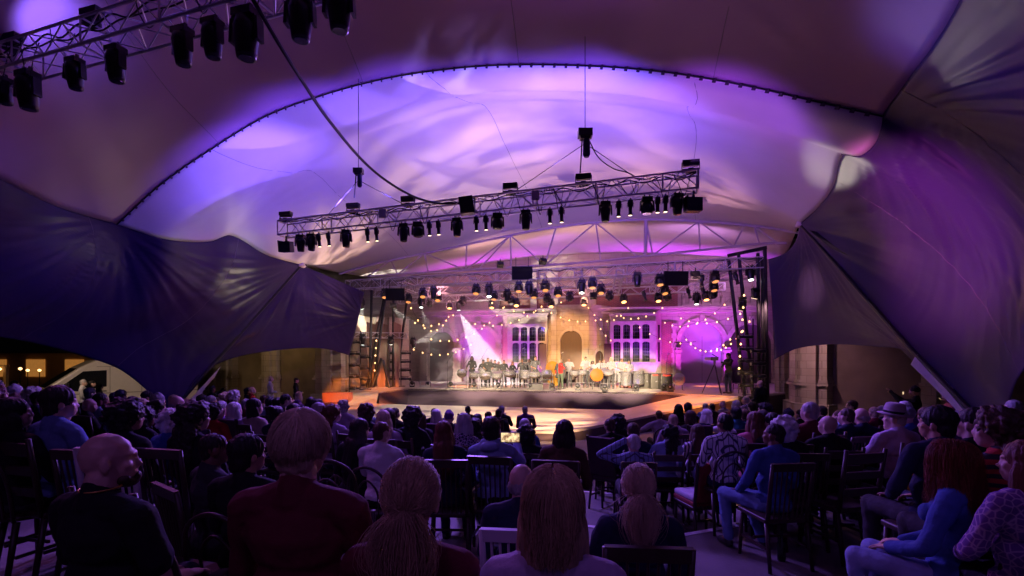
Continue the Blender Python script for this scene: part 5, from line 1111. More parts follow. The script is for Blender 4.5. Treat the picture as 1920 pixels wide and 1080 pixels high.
AUD = [
(8, 712, 13, 'short', 'fair', 'beige', {}), (33, 714, 16, 'short', 'dark', 'black', {}), (14, 727, 5.6, 'wild', 'auburn', 'blue', {'fem': 1, 'yaw': -30}), (38, 724, 9.5, 'beanie', 'white', 'pale_blue', {'yaw': -20}), (62, 727, 9, 'curly', 'white', 'lilac', {'fem': 1}),
(55, 747, 4.6, 'long', 'black', 'black', {'fem': 1, 'yaw': -25}), (138, 737, 6.5, 'full', 'brown', 'maroon', {}), (162, 748, 6.2, 'fringe', 'grey', 'black', {'yaw': -25}), (131, 762, 5.4, 'short', 'brown', 'maroon', {}), (196, 738, 9, 'short', 'black', 'pale_blue', {'yaw': -30}),
(212, 738, 10, 'full', 'dark', 'green', {}), (227, 732, 12, 'full', 'black', 'green', {}), (217, 757, 4.6, 'afro', 'black', 'black', {'fem': 1, 'yaw': -25}), (262, 748, 9, 'crop', 'fair', 'purple', {'yaw': -20}), (274, 735, 12, 'full', 'dark', 'black', {}), (284, 741, 9.5, 'beanie', 'grey', 'white', {}),
(297, 744, 10, 'short', 'fair', 'beige', {}), (328, 728, 14, 'short', 'fair', 'maroon', {'fem': 1, 'yaw': -30}), (321, 742, 11, 'bob', 'fair', 'purple', {}), (337, 742, 7.4, 'fringe', 'grey', 'black', {'yaw': -25}), (252, 766, 6.4, 'short', 'grey', 'purple', {}), (277, 768, 4.8, 'afro', 'black', 'black', {'fem': 1, 'yaw': -20}),
(361, 758, 4.7, 'wild', 'dark', 'black', {'fem': 1, 'yaw': -20}), (390, 755, 6.4, 'bob', 'grey', 'white', {'fem': 1, 'pat': 'vstripes', 'yaw': -20}), (412, 758, 8.5, 'curly', 'dark', 'red', {}), (426, 737, 10.5, 'wild', 'fair', 'grey', {'fem': 1}), (443, 733, 12, 'curly', 'white', 'black', {}), (420, 753, 8.6, 'short', 'grey', 'purple', {}),
(465, 728, 14, 'full', 'black', 'black', {}), (478, 726, 14, 'short', 'fair', 'red', {'fem': 1}), (453, 755, 6.6, 'long', 'white', 'lilac', {'fem': 1, 'yaw': -18}), (463, 749, 9.5, 'short', 'grey', 'maroon', {'yaw': -30}), (483, 749, 7.4, 'mid', 'dark', 'beige', {'fem': 1, 'yaw': -25}), (508, 745, 9.6, 'short', 'black', 'pale_blue', {}),
(541, 740, 11.5, 'short', 'black', 'grey', {'yaw': -35, 'kind': 'chin'}), (557, 735, 13, 'mid', 'fair', 'purple', {'fem': 1, 'yaw': 40}), (573, 746, 11, 'mid', 'dark', 'blue', {'fem': 1}), (528, 762, 7.8, 'bun', 'dark', 'navy', {}), (556, 758, 8, 'short', 'black', 'navy', {'yaw': -20}), (592, 757, 7.2, 'mid', 'grey', 'purple', {'fem': 1}),
(628, 762, 6.8, 'wild', 'auburn', 'lilac', {'fem': 1, 'yaw': -30}), (683, 759, 8.2, 'curly', 'brown', 'black', {}), (656, 788, 4.7, 'long', 'dark', 'black', {'fem': 1, 'yaw': -25}), (701, 758, 9.8, 'crop', 'grey', 'pale_blue', {}), (711, 766, 10.8, 'bald', 'brown', 'brown', {}), (713, 793, 4.8, 'crop', 'brown', 'white', {'yaw': -15}),
(728, 770, 6.5, 'long', 'fair', 'lilac', {'fem': 1}), (745, 764, 10, 'crop', 'dark', 'black', {}), (720, 768, 7.6, 'bob', 'black', 'black', {}), (762, 768, 5.9, 'afro', 'black', 'black', {'fem': 1, 'yaw': -15}), (812, 766, 10.6, 'crop', 'black', 'black', {}), (822, 769, 8.8, 'mid', 'white', 'black', {'fem': 1}), (838, 784, 9.8, 'short', 'dark', 'black', {}),
(851, 772, 9.4, 'beanie', 'purple', 'charcoal', {}), (864, 773, 10, 'crop', 'brown', 'black', {}), (857, 777, 6.6, 'mid', 'grey', 'navy', {'fem': 1, 'pat': 'floral', 'pitch': .15}), (881, 761, 11.2, 'crop', 'black', 'black', {'kind': 'chin'}), (884, 788, 7.2, 'wild', 'black', 'black', {'fem': 1}), (845, 793, 4.1, 'long', 'auburn', 'navy', {'fem': 1}),
(918, 771, 10, 'crop', 'brown', 'blue', {}), (933, 767, 9.6, 'crop', 'dark', 'charcoal', {}), (941, 761, 10.6, 'short', 'grey', 'black', {'kind': 'clap', 'yaw': -20}), (921, 781, 7, 'mid', 'brown', 'brown', {'fem': 1}), (930, 787, 3.95, 'full', 'dark', 'pale_blue', {'kind': 'phone', 'sleeve': 'hood', 'near': 1}), (989, 761, 11.2, 'crop', 'grey', 'purple', {}),
(977, 784, 8, 'short', 'white', 'blue', {}), (993, 801, 6.4, 'afro', 'black', 'black', {}), (1046, 791, 3.8, 'mid', 'dark', 'brown', {'fem': 1, 'near': 1}), (1147, 786, 8, 'short', 'brown', 'black', {'pitch': -.3}), (1168, 781, 8.4, 'afro', 'black', 'black', {'fem': 1}), (1192, 797, 6.9, 'full', 'brown', 'navy', {}), (1190, 812, 5.9, 'crop', 'white', 'pale_blue', {'kind': 'elbow', 'pat': 'plaid'}),
(1238, 769, 9.3, 'crop', 'brown', 'lilac', {'kind': 'reach', 'sleeve': 'short'}), (1273, 759, 9.8, 'mid', 'black', 'black', {'fem': 1}), (1288, 757, 10.3, 'full', 'black', 'black', {}), (1267, 776, 7.6, 'crop', 'fair', 'lilac', {'sleeve': 'hood', 'kind': 'chin'}), (1297, 771, 8.4, 'bob', 'brown', 'black', {'fem': 1, 'yaw': 25}), (1319, 769, 8, 'mid', 'white', 'navy', {'fem': 1, 'yaw': 20}),
(1302, 798, 6.5, 'long', 'brown', 'white', {'fem': 1, 'pat': 'vstripes'}), (1243, 799, 7.1, 'wild', 'black', 'pale_blue', {'fem': 1, 'yaw': 25}), (1319, 756, 11.5, 'crop', 'grey', 'pale_blue', {}), (1345, 774, 8.4, 'short', 'fair', 'white', {'yaw': 20}), (1356, 776, 6.1, 'crop', 'black', 'white', {'pat': 'plaid', 'yaw': 20}), (1373, 764, 8.8, 'full', 'black', 'teal', {'fem': 1}),
(1375, 751, 10.6, 'bob', 'white', 'maroon', {'fem': 1}), (1392, 743, 12, 'crop', 'grey', 'white', {'pat': 'vstripes', 'yaw': 20}), (1415, 775, 5.3, 'long', 'auburn', 'pink', {'fem': 1}), (1440, 757, 8.8, 'curly', 'black', 'blue', {'yaw': 30}), (1412, 755, 10, 'full', 'dark', 'black', {}), (1485, 786, 4.55, 'afro', 'white', 'black', {'fem': 1}), (1518, 754, 6.2, 'short', 'grey', 'maroon', {'yaw': 20, 'sleeve': 'jacket'}),
(1478, 768, 9.5, 'beanie', 'black', 'black', {}), (1500, 769, 10.5, 'short', 'black', 'black', {}), (1550, 779, 4.9, 'bald', 'grey', 'black', {'yaw': 30, 'sleeve': 'jacket'}), (1586, 767, 5.7, 'crop', 'brown', 'navy', {'sleeve': 'jacket', 'yaw': 10}), (1619, 766, 6, 'fringe', 'grey', 'navy', {'sleeve': 'jacket', 'yaw': 20}), (1597, 751, 9.6, 'short', 'brown', 'grey', {'yaw': 40}),
(1567, 770, 8.4, 'short', 'brown', 'pale_blue', {'yaw': 20}), (1638, 764, 8.2, 'short', 'fair', 'maroon', {}), (1708, 753, 8.4, 'crop', 'white', 'purple', {'yaw': 30}), (1698, 764, 7.4, 'beanie', 'grey', 'blue', {}), (1752, 768, 4.1, 'full', 'black', 'navy', {'yaw': 30, 'near': 1, 'sleeve': 'collar'}), (1724, 787, 6.2, 'curly', 'brown', 'yellow', {'fem': 1}),
(1808, 767, 4.2, 'short', 'dark', 'black', {'yaw': 35, 'near': 1}), (1880, 772, 3.5, 'wild', 'brown', 'red', {'fem': 1, 'pat': 'stripes', 'yaw': 40, 'near': 1}), (1838, 762, 6.6, 'full', 'dark', 'black', {}), (1908, 752, 5.6, 'short', 'grey', 'black', {'yaw': 30}), (1448, 797, 4.5, 'crop', 'dark', 'blue', {'kind': 'jeans', 'skin': 'brown', 'trous': 'denim', 'yaw': 25, 'near': 1}),
(1660, 783, 8.6, 'short', 'brown', 'navy', {'yaw': 40}), (85, 735, 8, 'short', 'dark', 'navy', {}), (238, 745, 9.2, 'short', 'brown', 'charcoal', {}), (350, 748, 9.8, 'short', 'fair', 'purple', {}), (375, 742, 12, 'full', 'dark', 'black', {}), (400, 742, 11, 'short', 'grey', 'black', {}), (602, 748, 10.5, 'short', 'dark', 'navy', {}), (645, 752, 9.4, 'curly', 'grey', 'lilac', {}), (180, 728, 11.5, 'full', 'dark', 'black', {}),
(115, 722, 12, 'short', 'grey', 'purple', {}), (92, 724, 13, 'short', 'brown', 'navy', {}), (310, 752, 8.2, 'wild', 'dark', 'charcoal', {}), (498, 742, 12, 'short', 'brown', 'beige', {}), (524, 745, 11, 'short', 'dark', 'black', {}), (437, 748, 9.2, 'curly', 'brown', 'beige', {}), (905, 776, 8.8, 'short', 'black', 'navy', {}), (785, 776, 8.4, 'mid', 'brown', 'charcoal', {'fem': 1}),
(1340, 757, 12, 'short', 'dark', 'navy', {}), (1358, 752, 12.5, 'crop', 'fair', 'grey', {}), (1540, 762, 8.4, 'short', 'dark', 'black', {}), (1655, 762, 9.4, 'short', 'grey', 'navy', {}), (1735, 765, 7.8, 'short', 'brown', 'charcoal', {}), (1860, 768, 5.4, 'short', 'black', 'navy', {}), (1790, 772, 6.8, 'short', 'grey', 'purple', {}), (1428, 770, 7.4, 'full', 'dark', 'black', {}), (1460, 776, 6.8, 'short', 'dark', 'charcoal', {}), (1400, 768, 7.8, 'short', 'brown', 'navy', {}),
]
zone = lambda px: 'far left' if px < 240 else 'left' if px < 480 else 'centre left' if px < 740 else 'centre' if px < 1120 else 'centre right' if px < 1380 else 'right' if px < 1650 else 'far right'
rown = lambda D: 'near' if D < 5 else 'middle' if D < 8 else 'back'
places = [(a,) + place(a[0], a[1], a[2]) for a in AUD]
bk_ = {}
for a, x, D, zb, sc in sorted(places, key=lambda q: q[0][0]): bk_.setdefault((zone(a[0]), rown(D)), []).append(a)
CKL = ['ladder', 'spindle', 'hoop', 'arm', 'spindle', 'ladder']
def yq(v): return {0: 0}.get(v, (1 if v > 0 else -1) * (.35 if abs(v) <= 22 else .65))
CN = {'teal': 'dark teal', 'fair': 'fair'}
for i, (a, x, D, zb, sc) in enumerate(places):
    px, py, hint, hair, hc, top, o = a; o = dict(o); near = bool(o.pop('near', 0)) or D < 4.4; L_ = bk_[(zone(px), rown(D))]; n_ = ORD[min(15, L_.index(a))]
    hw = HW[hair]; hw = hw % CN.get(hc, hc) if '%s' in hw else hw
    lab = '%s, %s top, %s from left in %s %s rows' % (hw, top.replace('_', ' '), n_, zone(px), rown(D))
    yaw = -yq(o.pop('yaw', 0)) * -1 if 'yaw' in o else (0, 0, .35, -.35, 0)[(i * 7) % 5]; kw = dict(kind=o.pop('kind', ('lap', 'fold')[i % 2] if not near else 'lap'), fem=bool(o.pop('fem', 0)), yaw=yaw, pitch=o.pop('pitch', 0), hair=hair, hc=hc, top=top, trous=o.pop('trous', ('black', 'navy', 'charcoal')[i % 3]), skin=o.pop('skin', 'pale' if hc not in ('black',) else random.choice(('pale', 'tan', 'brown'))), pat=o.pop('pat', None), sleeve=o.pop('sleeve', 'long'), near=near)
    fa = face_to(x, D) + R(random.uniform(-7, 7))
    t_, _ = person((x, D, zb), fa, 'person, ' + lab, sc=sc, group='seated audience', **kw)
    t_.rotation_euler = (R(random.uniform(-3, 5)), R(random.uniform(-4, 4)), fa)
    ck = CKL[(i * 5 + int(px)) % 6]
    if ck == 'arm' and D < 7: ck = 'spindle'
    put_chair(ck, (x - .02 * math.sin(fa), D - .02, zb), fa, '%s chair holding the person %s from left in %s %s rows' % (CK[ck].split(' ')[0], n_, zone(px), rown(D)), sc=sc)
# ---- people picked out one by one
def man(px, py, D, label, k=1.315, dr=0, ck=None, **kw):
    x, D, zb, sc = place(px, py, D, k, True); fa = face_to(x, D) + R(dr); t, J = person((x, D, zb), fa, label, sc=sc, near=True, **kw)
    if ck: put_chair(ck, (x, D, zb), fa, '%s chair beneath the %s' % (CK[ck].split(' ')[0], ' '.join(label.replace(',', '').split(' ')[:11])), sc=sc)
    return t, J
t, J = man(196, 815, 1.95, 'bald bearded man in black polo shirt with gold trim, head turned right', dr=-6, hair='bald', skin='pale', top='black', sleeve='short', yaw=-.75, kind='lap', vox=.007)
bp_ = headp((0, 0, 0), 0)
o = link('beard', blob('beard', [E((0, .055, -.088), (.044, .045, .03)), E((0, .094, -.07), (.026, .012, .018)), E((.04, .05, -.075), (.018, .03, .022)), E((-.04, .05, -.075), (.018, .03, .022))], .006, 2, wr_disp(30, .004)), hairmat('brown'), t); o.location = J['hc']; o.rotation_euler = (0, 0, -.75)
GOLD = M('gold_trim', (.6, .35, .08), .4, .5)
o = MB().tube([(.074 * math.cos(a), -.012 + .07 * math.sin(a), 1.105 + .006 * math.sin(a)) for a in np.linspace(0, 6.283, 40)], .0035, 6).build('collar_trim', GOLD, t, True)
man(562, 785, 1.78, 'person with short thick blond hair and dark maroon jumper, in the nearest row', hair='short', hc='fair', top='maroon', sleeve='long', strand=('short', 3600, 3, 0, .0014, 1.12), vox=.008, dr=2)
man(770, 878, 1.5, 'woman with light brown ponytail and maroon top in the nearest row', fem=True, hair='pony', hc='blond', top='maroon', strand=('pony', 3600, 5, .6, .0012, 1.08), vox=.008, yaw=.1)
man(1036, 893, 1.42, 'woman with straight blonde bob and lilac ribbed jumper in the nearest row', fem=True, hair='bob', hc='blond', top='lilac', pat=None, strand=('bob', 4200, 8, .3, .0013, 1.08), vox=.008)
man(1197, 880, 2.35, 'woman with low blonde ponytail and dark navy jacket left of the red chair', fem=True, hair='pony', hc='fair', top='navy', sleeve='jacket', strand=('pony', 2200, 11, .5, .0016, 1.03), ck='spindle')
man(978, 872, 2.75, 'older man with balding head and dark jacket, half hidden behind the blonde bob', hair='fringe', hc='grey', top='navy', yaw=-.35, sleeve='collar', ck='white')
man(462, 822, 2.7, 'dark haired man in black top, head turned right, beside the short haired blonde', hair='full', hc='black', skin='tan', top='black', yaw=-.5, ck='hoop')
man(398, 815, 3.1, 'man with cropped dark hair and dark shirt, leaning forward left of centre', hair='crop', hc='dark', skin='brown', top='charcoal', yaw=-.35, dr=-25, ck='spindle')
man(1788, 836, 2.6, 'woman with long wavy red hair, blue jumper and pale jeans, seated lower right', fem=True, hair='wild', hc='red', top='blue', trous='pale_blue', kind='lap', strand=('wild', 4200, 13, 1.1, .0015, 1.04), yaw=.1, dr=34, ck='hoop', vox=.009)
man(1928, 832, 2.3, 'woman with brown hair and giraffe print top at the lower right edge', fem=True, hair='mid', hc='auburn', top='purple', pat='giraffe', yaw=.6, ck='ladder', vox=.009)
man(108, 730, 3.75, 'man with dark hair and grey blue jacket, arm stretched over the next chair', hair='full', hc='dark', top='denim', kind='reach', yaw=-.5, ck='ladder')
man(321, 770, 4.3, 'person with puffy white hair and blue jumper behind the white spindle chair', hair='curly', hc='white', top='blue', yaw=-.3, fem=True, ck='ladder')
t, J = man(1680, 758, 5.5, 'man in felt hat and pale lilac jacket with folded arms, right side', hair='short', hc='grey', top='lilac', sleeve='jacket', kind='fold', yaw=.6, ck='ladder', k=1.36)
h = MB().lathe([(.15, -.005), (.155, 0), (.1, .012), (.098, .06), (.085, .11), (.05, .122), (.005, .118)], n=28).build('hat', M('felt_hat', (.35, .27, .3), .9, var=.1), t, True); h.location = J['hc'] + Vector((0, 0, .05)); h.rotation_euler = (.12, 0, .6)
b_ = MB().lathe([(.101, .012), (.101, .036)], n=28).build('hat_band', clothmat('black'), h, True)
# phones
def phone(loc, rz, tilt, label):
    t = thing('phone', label, 'phone', loc, rz); MB().box((0, 0, 0), (.15, .009, .075), rotm(rx=tilt)).build('case', BLK2, t)
    m = bpy.data.materials.new('phone_picture'); m.use_nodes = True; N = m.node_tree.nodes; L = m.node_tree.links; b = N["Principled BSDF"]; b.inputs['Base Color'].default_value = (0, 0, 0, 1); tc = N.new("ShaderNodeTexCoord"); n = N.new("ShaderNodeTexNoise"); n.inputs['Scale'].default_value = 38; L.new(tc.outputs['Object'], n.inputs['Vector']); r = N.new("ShaderNodeValToRGB"); L.new(n.outputs['Fac'], r.inputs[0])
    r.color_ramp.elements[0].position = .35; r.color_ramp.elements[0].color = (.15, .04, .02, 1); r.color_ramp.elements[1].position = .6; r.color_ramp.elements[1].color = (1, .75, .4, 1); L.new(r.outputs[0], b.inputs['Emission Color']); b.inputs['Emission Strength'].default_value = 1.3
    MB().box((0, -.006, 0), (.135, .003, .066), rotm(rx=tilt)).build('screen', m, t)
phone(P(957, 820, 3.55), R(-8), 0, 'phone held up sideways filming the stage, screen glowing orange')
# standing onlookers
def stander(px, py, D, label, face=180, kind='stand', fl=None, **kw):
    x = P(px, 0, D).x; zt = CH - (py - HZ) * D / F; fl = floor_z(x, D) if fl is None else fl; sc = (zt - fl) / 1.735; sc = min(1.1, max(.86, sc)); return person((x, D, fl), R(face), label, kind=kind, sc=sc, **kw)
stander(156, 712, 18, 'man in white shirt standing by the side of the van', face=-60, hc='grey', top='white', fl=0); stander(172, 714, 18.4, 'dark haired man in dark green standing between two others by the van', face=-50, hc='black', top='green', fl=0); stander(186, 720, 17.6, 'person in black with dark hair standing right of the pair by the van', face=-60, hc='black', top='black', hair='mid', fl=0)
stander(305, 712, 17.5, 'person in maroon standing in front of the dark tent side', face=-40, hc='brown', top='maroon', trous='maroon', fem=True, fl=0); stander(398, 724, 17, 'man in dark suit standing under the white tent strap holding a phone', face=-30, hc='black', skin='brown', top='black', kind='phone_up', fl=0)
stander(507, 706, 21, 'person in white shirt standing by the left arcade wall', face=-60, hc='fair', top='white', fl=0); stander(555, 709, 22, 'person in black standing against the left arcade wall', face=-60, hc='dark', top='black', fl=0)
stander(1426, 711, 16.5, 'bald man in black standing below the right tower', face=25, hair='bald', top='black', fl=0, trous='black'); stander(1716, 726, 12.5, 'person in black hat raising a phone, standing by the right wall', face=40, hair='beanie', hc='black', top='black', kind='phone_up', fl=0, skin='tan'); stander(1780, 734, 11, 'person in pale blue skirt looking at a phone near the white tent strap', face=60, hair='full', hc='dark', top='pink', trous='pale_blue', kind='speak', fem=True, fl=0)
phone(P(1693, 737, 12.1), R(40), 0, 'small phone raised by the person in a black hat'); phone(P(1762, 748, 10.7), R(50), R(-50), 'phone glowing in the hand of the person in pale blue')

# ================================================================== BAND ON STAGE
def tower_floor(px, D): return P(px, 0, D).x, D, DZ
def player(px, py, D, label, face=180, kind='play', **kw):
    x = P(px, 0, D).x; zt = CH - (py - HZ) * D / F; sc = min(1.05, max(.84, (zt - DZ) / 1.735)); kw.setdefault('group', 'steel band players'); t, J = person((x, D, DZ), R(face), label, kind=kind, sc=sc, **kw)
    e = MB()
    for s in (-1, 1): e.lathe([(.002, -.01), (.009, 0), (.002, .01)], (s * .034, .09, .005), n=8)
    eo = e.build('eyes', M('eye_dark', (.02, .01, .01), .3), t); eo.location = J['hc']; return t
for (px, py, D, hair, skin, lab, fa) in ((885, 668, 27, 'mid', 'brown', 'woman with cap in black top, leftmost of the band', 165), (906, 675, 28, 'full', 'brown', 'player in black half hidden, second from the left of the band', 180), (915, 671, 27, 'crop', 'tan', 'man with short hair in black shirt behind a chrome pan', 190), (921, 674, 28.6, 'short', 'dark', 'player in a dark cap in the back row at left', 180), (928, 675, 27.6, 'short', 'tan', 'player in black with yellow collar in the left group', 185), (935, 678, 28.4, 'short', 'brown', 'smaller player in black peering from the back row', 180),
    (945, 675, 27.4, 'crop', 'brown', 'bald headed man in black shirt playing a pan', 200), (961, 681, 26.8, 'long', 'brown', 'woman with reddish hair bending over her pan', 210), (979, 673, 27.4, 'crop', 'brown', 'man in grey shirt raising a hand to his head', 180), (992, 673, 28.3, 'crop', 'dark', 'man in black at the back between two grey shirts', 180), (1004, 668, 27, 'crop', 'tan', 'tall man in dark grey shirt with name badge', 200)):
    o_ = player(px, py, D, lab, fa, hair=hair, hc='black' if 'reddish' not in lab else 'auburn', skin=skin, top='charcoal' if 'grey' in lab else 'black', trous='black', kind='speak' if 'raising' in lab else 'play', sleeve='short' if skin == 'tan' else 'long', fem='woman' in lab)
    bd = MB().box((.07, .155, 1.37), (.06, .008, .025)).build('badge', clothmat('white'), o_)
player(1051, 674, 25.9, 'speaker in red shirt and long black coat at the microphone', 180, hair='short', hc='fair', skin='pale', top='red', trous='green', kind='speak', group=None)
player(1067, 671, 27.2, 'man in white shirt with both arms spread behind the speaker', 180, hair='crop', hc='black', skin='dark', top='white', kind='play', sleeve='short')
for (px, py, D, hair, hc, skin, lab, fa) in ((1098, 669, 27, 'crop', 'black', 'tan', 'man in white shirt turned sideways, first of the white shirts', 150), (1111, 677, 28, 'wild', 'dark', 'brown', 'woman with curly hair in white behind the orange disc', 180), (1125, 674, 27.8, 'short', 'dark', 'tan', 'player in white partly hidden by a microphone stand', 180), (1132, 674, 27, 'bun', 'brown', 'pale', 'woman in white with hair up behind a tilted pan', 175),
    (1146, 670, 26, 'long', 'fair', 'pale', 'woman in white with pale head scarf and black trousers', 160), (1166, 672, 27, 'crop', 'black', 'brown', 'man in white shirt with black bow tie', 185), (1180, 675, 26.6, 'long', 'dark', 'tan', 'woman in white with dark hair by the bass drums', 150)):
    player(px, py, D, lab, fa, hair=hair, hc=hc, skin=skin, top='white', trous='black', fem='woman' in lab, sleeve='short', kind='stand' if px in (1146, 1166) else 'play')
x, y = P(1051, 0, 25.9).x, 25.9
ct = blob('coat', [C((-.16, -.01, 1.4), (-.22, .0, .72), .085, .1), C((.16, -.01, 1.4), (.22, .0, .72), .085, .1), E((0, -.1, 1.1), (.24, .09, .42)), C((-.19, -.01, 1.43), (-.27, .06, 1.16), .08, .07), C((.19, -.01, 1.43), (.29, .0, 1.14), .08, .07)], .016, 2, wr_disp()); 
sp_ = [o for o in bpy.data.objects if o.get('label', '').startswith('speaker in red')][0]; link('coat', ct, clothmat('black'), sp_)
stander(1366, 663, 22.6, 'camera operator in black standing at the tripod on the right of the stage', face=110, hair='full', hc='dark', top='black', trous='navy', kind='cam', fl=DZ - .02)
GREYT = M('tripod_black', (.02, .02, .025), .5)
t = thing('video_camera', 'video camera on a tall black tripod at the right of the stage', 'camera', (P(1340, 0, 22.3).x, 22.3, DZ - .01), R(60))
for k, an in enumerate((100, 220, 340)): a_ = R(an); MB().tube([(0, 0, 1.4), (.55 * math.cos(a_), .55 * math.sin(a_), 0)], [.03, .018], 6).build('tripod_leg', GREYT, t)
MB().box((0, 0, 1.62), (.12, .32, .16)).build('body', BLK2, t); MB().lathe([(.05, -.1), (.07, -.05), (.07, .16), (.05, .18)], (0, .25, 1.62), rotm(rx=R(-90)), 14).build('lens', M('grey_lens', (.4, .38, .36), .3, .5), t, True); MB().box((0, 0, 1.46), (.1, .1, .16)).build('head', GREYT, t); MB().tube([(0, -.1, 1.7), (0, .12, 1.84)], .02, 8).build('microphone', BLACK, t)
put_chair('hoop', (P(1387, 0, 22.8).x, 22.8, DZ - .02), R(100), 'chair behind the camera operator on the stage', 'stage chairs')
# steel pans
BOWL = M('pan_bowl', (.2, .16, .15), .25, .9)
def pan(px, py, D, r, h, bowl, tilt, label, text=None, name='steel_drum', yaw=0):
    p = P(px, py, D); t = thing(name, label, 'steel drum', (p.x, p.y, DZ), R(yaw), 'steel drums'); z = p.z - DZ; rr = rotm(rx=R(tilt), ry=R(yaw * .3))
    MB().lathe([(r * .96, 0), (r, .01), (r * 1.02, 0.02), (r, .03), (r, h - .03), (r * 1.02, h - .015), (r * 1.02, h), (r * .98, h)], Vector((0, 0, z)) + rr @ Vector((0, 0, -h / 2)), rr, 28).build('skirt', CHROME, t, True)
    if bowl: MB().lathe([(r * .2, -bowl), (r * .6, -bowl * .85), (r * .9, -bowl * .4), (r * .97, .0)], Vector((0, 0, z)) + rr @ Vector((0, 0, -h / 2)), rr, 28).build('bowl', BOWL, t, True)
    if name == 'steel_drum' and z - h / 2 > .25:
        for s in (-1, 1): MB().tube([(s * (r + .05), 0, z + .04), (s * (r + .05), 0, .02), (s * (r + .05), .22, .02)], .016, 6).build('stand_post', ALU, t)
        MB().tube([(-(r + .05), 0, .28), (r + .05, 0, .28)], .014, 6).build('stand_bar', ALU, t)
    if text: lettering(text, .105, Vector((0, -r - .012, z + h * .22)), t, M('black_letters', (.02, .02, .02), .6), rz=0)
    return t
def lettering(text, size, loc, parent, mat, rz=0, name='lettering', rx=90):
    c = bpy.data.curves.new('t', 'FONT'); c.body = text; c.size = size; c.align_x = 'CENTER'; c.align_y = 'CENTER'; c.extrude = .002; o = bpy.data.objects.new('t', c); COL.objects.link(o)
    bpy.context.view_layer.update(); me = bpy.data.meshes.new_from_object(o.evaluated_get(bpy.context.evaluated_depsgraph_get())); bpy.data.objects.remove(o)
    n = link(name, me, mat, parent); n.location = loc; n.rotation_euler = (R(rx), 0, rz); return n
PANS = [(866, 699, 26.2, .27, .2, .14, -25, 'small chrome pan tipped on its side at the far left of the band'), (889, 701, 26.3, .3, .22, .16, 8, 'chrome pan in front of the leftmost woman'), (905, 694, 27.2, .28, .2, .14, 5, 'chrome pan set back behind the second pan'), (910, 703, 26.1, .32, .24, .16, -12, 'large bright chrome pan second from the left'), (926, 693, 27.2, .28, .2, .14, 5, 'chrome pan in the back row of the left group'), (932, 702, 26.2, .3, .24, .15, 14, 'chrome pan with blue sheen in the left group'), (955, 698, 26.3, .34, .22, .16, 6, 'wide chrome pan below the bending woman'), (970, 700, 26.6, .28, .24, .14, -16, 'tilted chrome pan right of the bending woman'), (984, 701, 26.2, .29, .42, .12, 3, 'deep chrome drum in front of the grey shirts'), (1003, 701, 26.1, .33, .24, .14, 4, 'chrome pan before the tall man in grey'), (1025, 700, 26.3, .28, .26, .12, -14, 'chrome pan beside the yellow disc'),
        (1077, 698, 26.8, .26, .22, .14, 8, 'chrome pan right of the speaker'), (1092, 697, 27, .26, .22, .14, 8, 'chrome pan above the orange disc'), (1113, 698, 26.9, .28, .22, .16, 20, 'tilted chrome pan right of the orange disc'), (1122, 712, 26.6, .26, .3, .1, 0, 'low chrome drum right of the orange disc'), (1140, 696, 26, .34, .16, .18, 22, 'dark bowled pan tilted towards the audience'), (1150, 708, 26.8, .27, .34, .1, 0, 'low chrome drum behind the woman with the head scarf'), (1160, 708, 27, .28, .5, .08, 0, 'tall chrome drum left of the bass drums')]
for (px, py, D, r, h, b, ti, lab) in PANS: pan(px, py, D, r, h, b, ti, lab)
pan(1174, 710, 25.9, .29, .72, .05, 3, 'upright bass steel drum with dark lettering', 'GROVE', 'bass_steel_drum'); pan(1197, 708, 25.8, .29, .72, .05, -4, 'tilted bass steel drum with lettering beside the black cases', 'MANGR', 'bass_steel_drum', 8)
for i, (px, w_) in enumerate(((1210, .75), (1228, .6), (1247, .62))):
    x = P(px, 0, 26.6 - i * .5).x; t = thing('equipment_case', 'black equipment case, %s of three behind the bass drums' % ('left', 'middle', 'right')[i], 'case', (x, 26.6 - i * .5, DZ), 0, 'black cases'); link('body', rbox((0, 0, .41), (w_, .6, .82), .03), M('case_black', (.02, .018, .015), .5, var=.3, vscale=8), t)
    if i: MB().box((0, -.31, .74), (w_ * .7, .012, .07)).build('red_label', M('red_label', (.6, .04, .03), .5), t)
    MB().box((0, -.305, .4), (.1, .02, .06)).build('latch', CHROME, t)
def disc(px, py, D, r, mat, label, lines, tilt=0):
    p = P(px, py, D); t = thing('round_sign', label, 'sign', (p.x, p.y, DZ)); z = p.z - DZ; MB().lathe([(r * .98, -.02), (r, -.012), (r, .012), (r * .98, .02)], (0, 0, z), rotm(rx=R(90 + tilt)), 40).build('board', mat, t, True)
    MB().tube([(r * .6, .08, z - r * .5), (r * .62, .1, .0)], .018, 6).tube([(-r * .6, .08, z - r * .5), (-r * .62, .1, .0)], .018, 6).tube([(r * .62, .1, .01), (r * .62, -.2, .01)], .016, 6).build('stand', BLACK, t)
    for (tx, s, dz, m_) in lines: lettering(tx, s, Vector((0, -.026, z + dz)), t, m_)
    return t, z
t, z = disc(1119, 703, 25.3, .34, M('orange_board', (.5, .13, .01), .6), 'round orange board with two faint lines of small print', [])
q = MB()
for row, n_ in ((.03, 15), (-.06, 11)):
    for k in range(n_): q.box((-.018 * n_ + k * .037, -.023, z + row), (.022, .004, .02 if k % 3 else .03))
q.build('faint_print', M('faint_print', (.45, .15, .03), .6), t)
t, z = disc(1273, 711, 24.9, .325, M('white_board', (.62, .58, .58), .55), 'round white board with grey lettering and pink side arcs', [('CARNIVAL', .085, .06, M('grey_letters', (.12, .12, .14), .6)), ('VILLAGE', .085, -.03, MATS['grey_letters']), ('TRUST', .045, -.11, MATS['grey_letters'])])
q = MB()
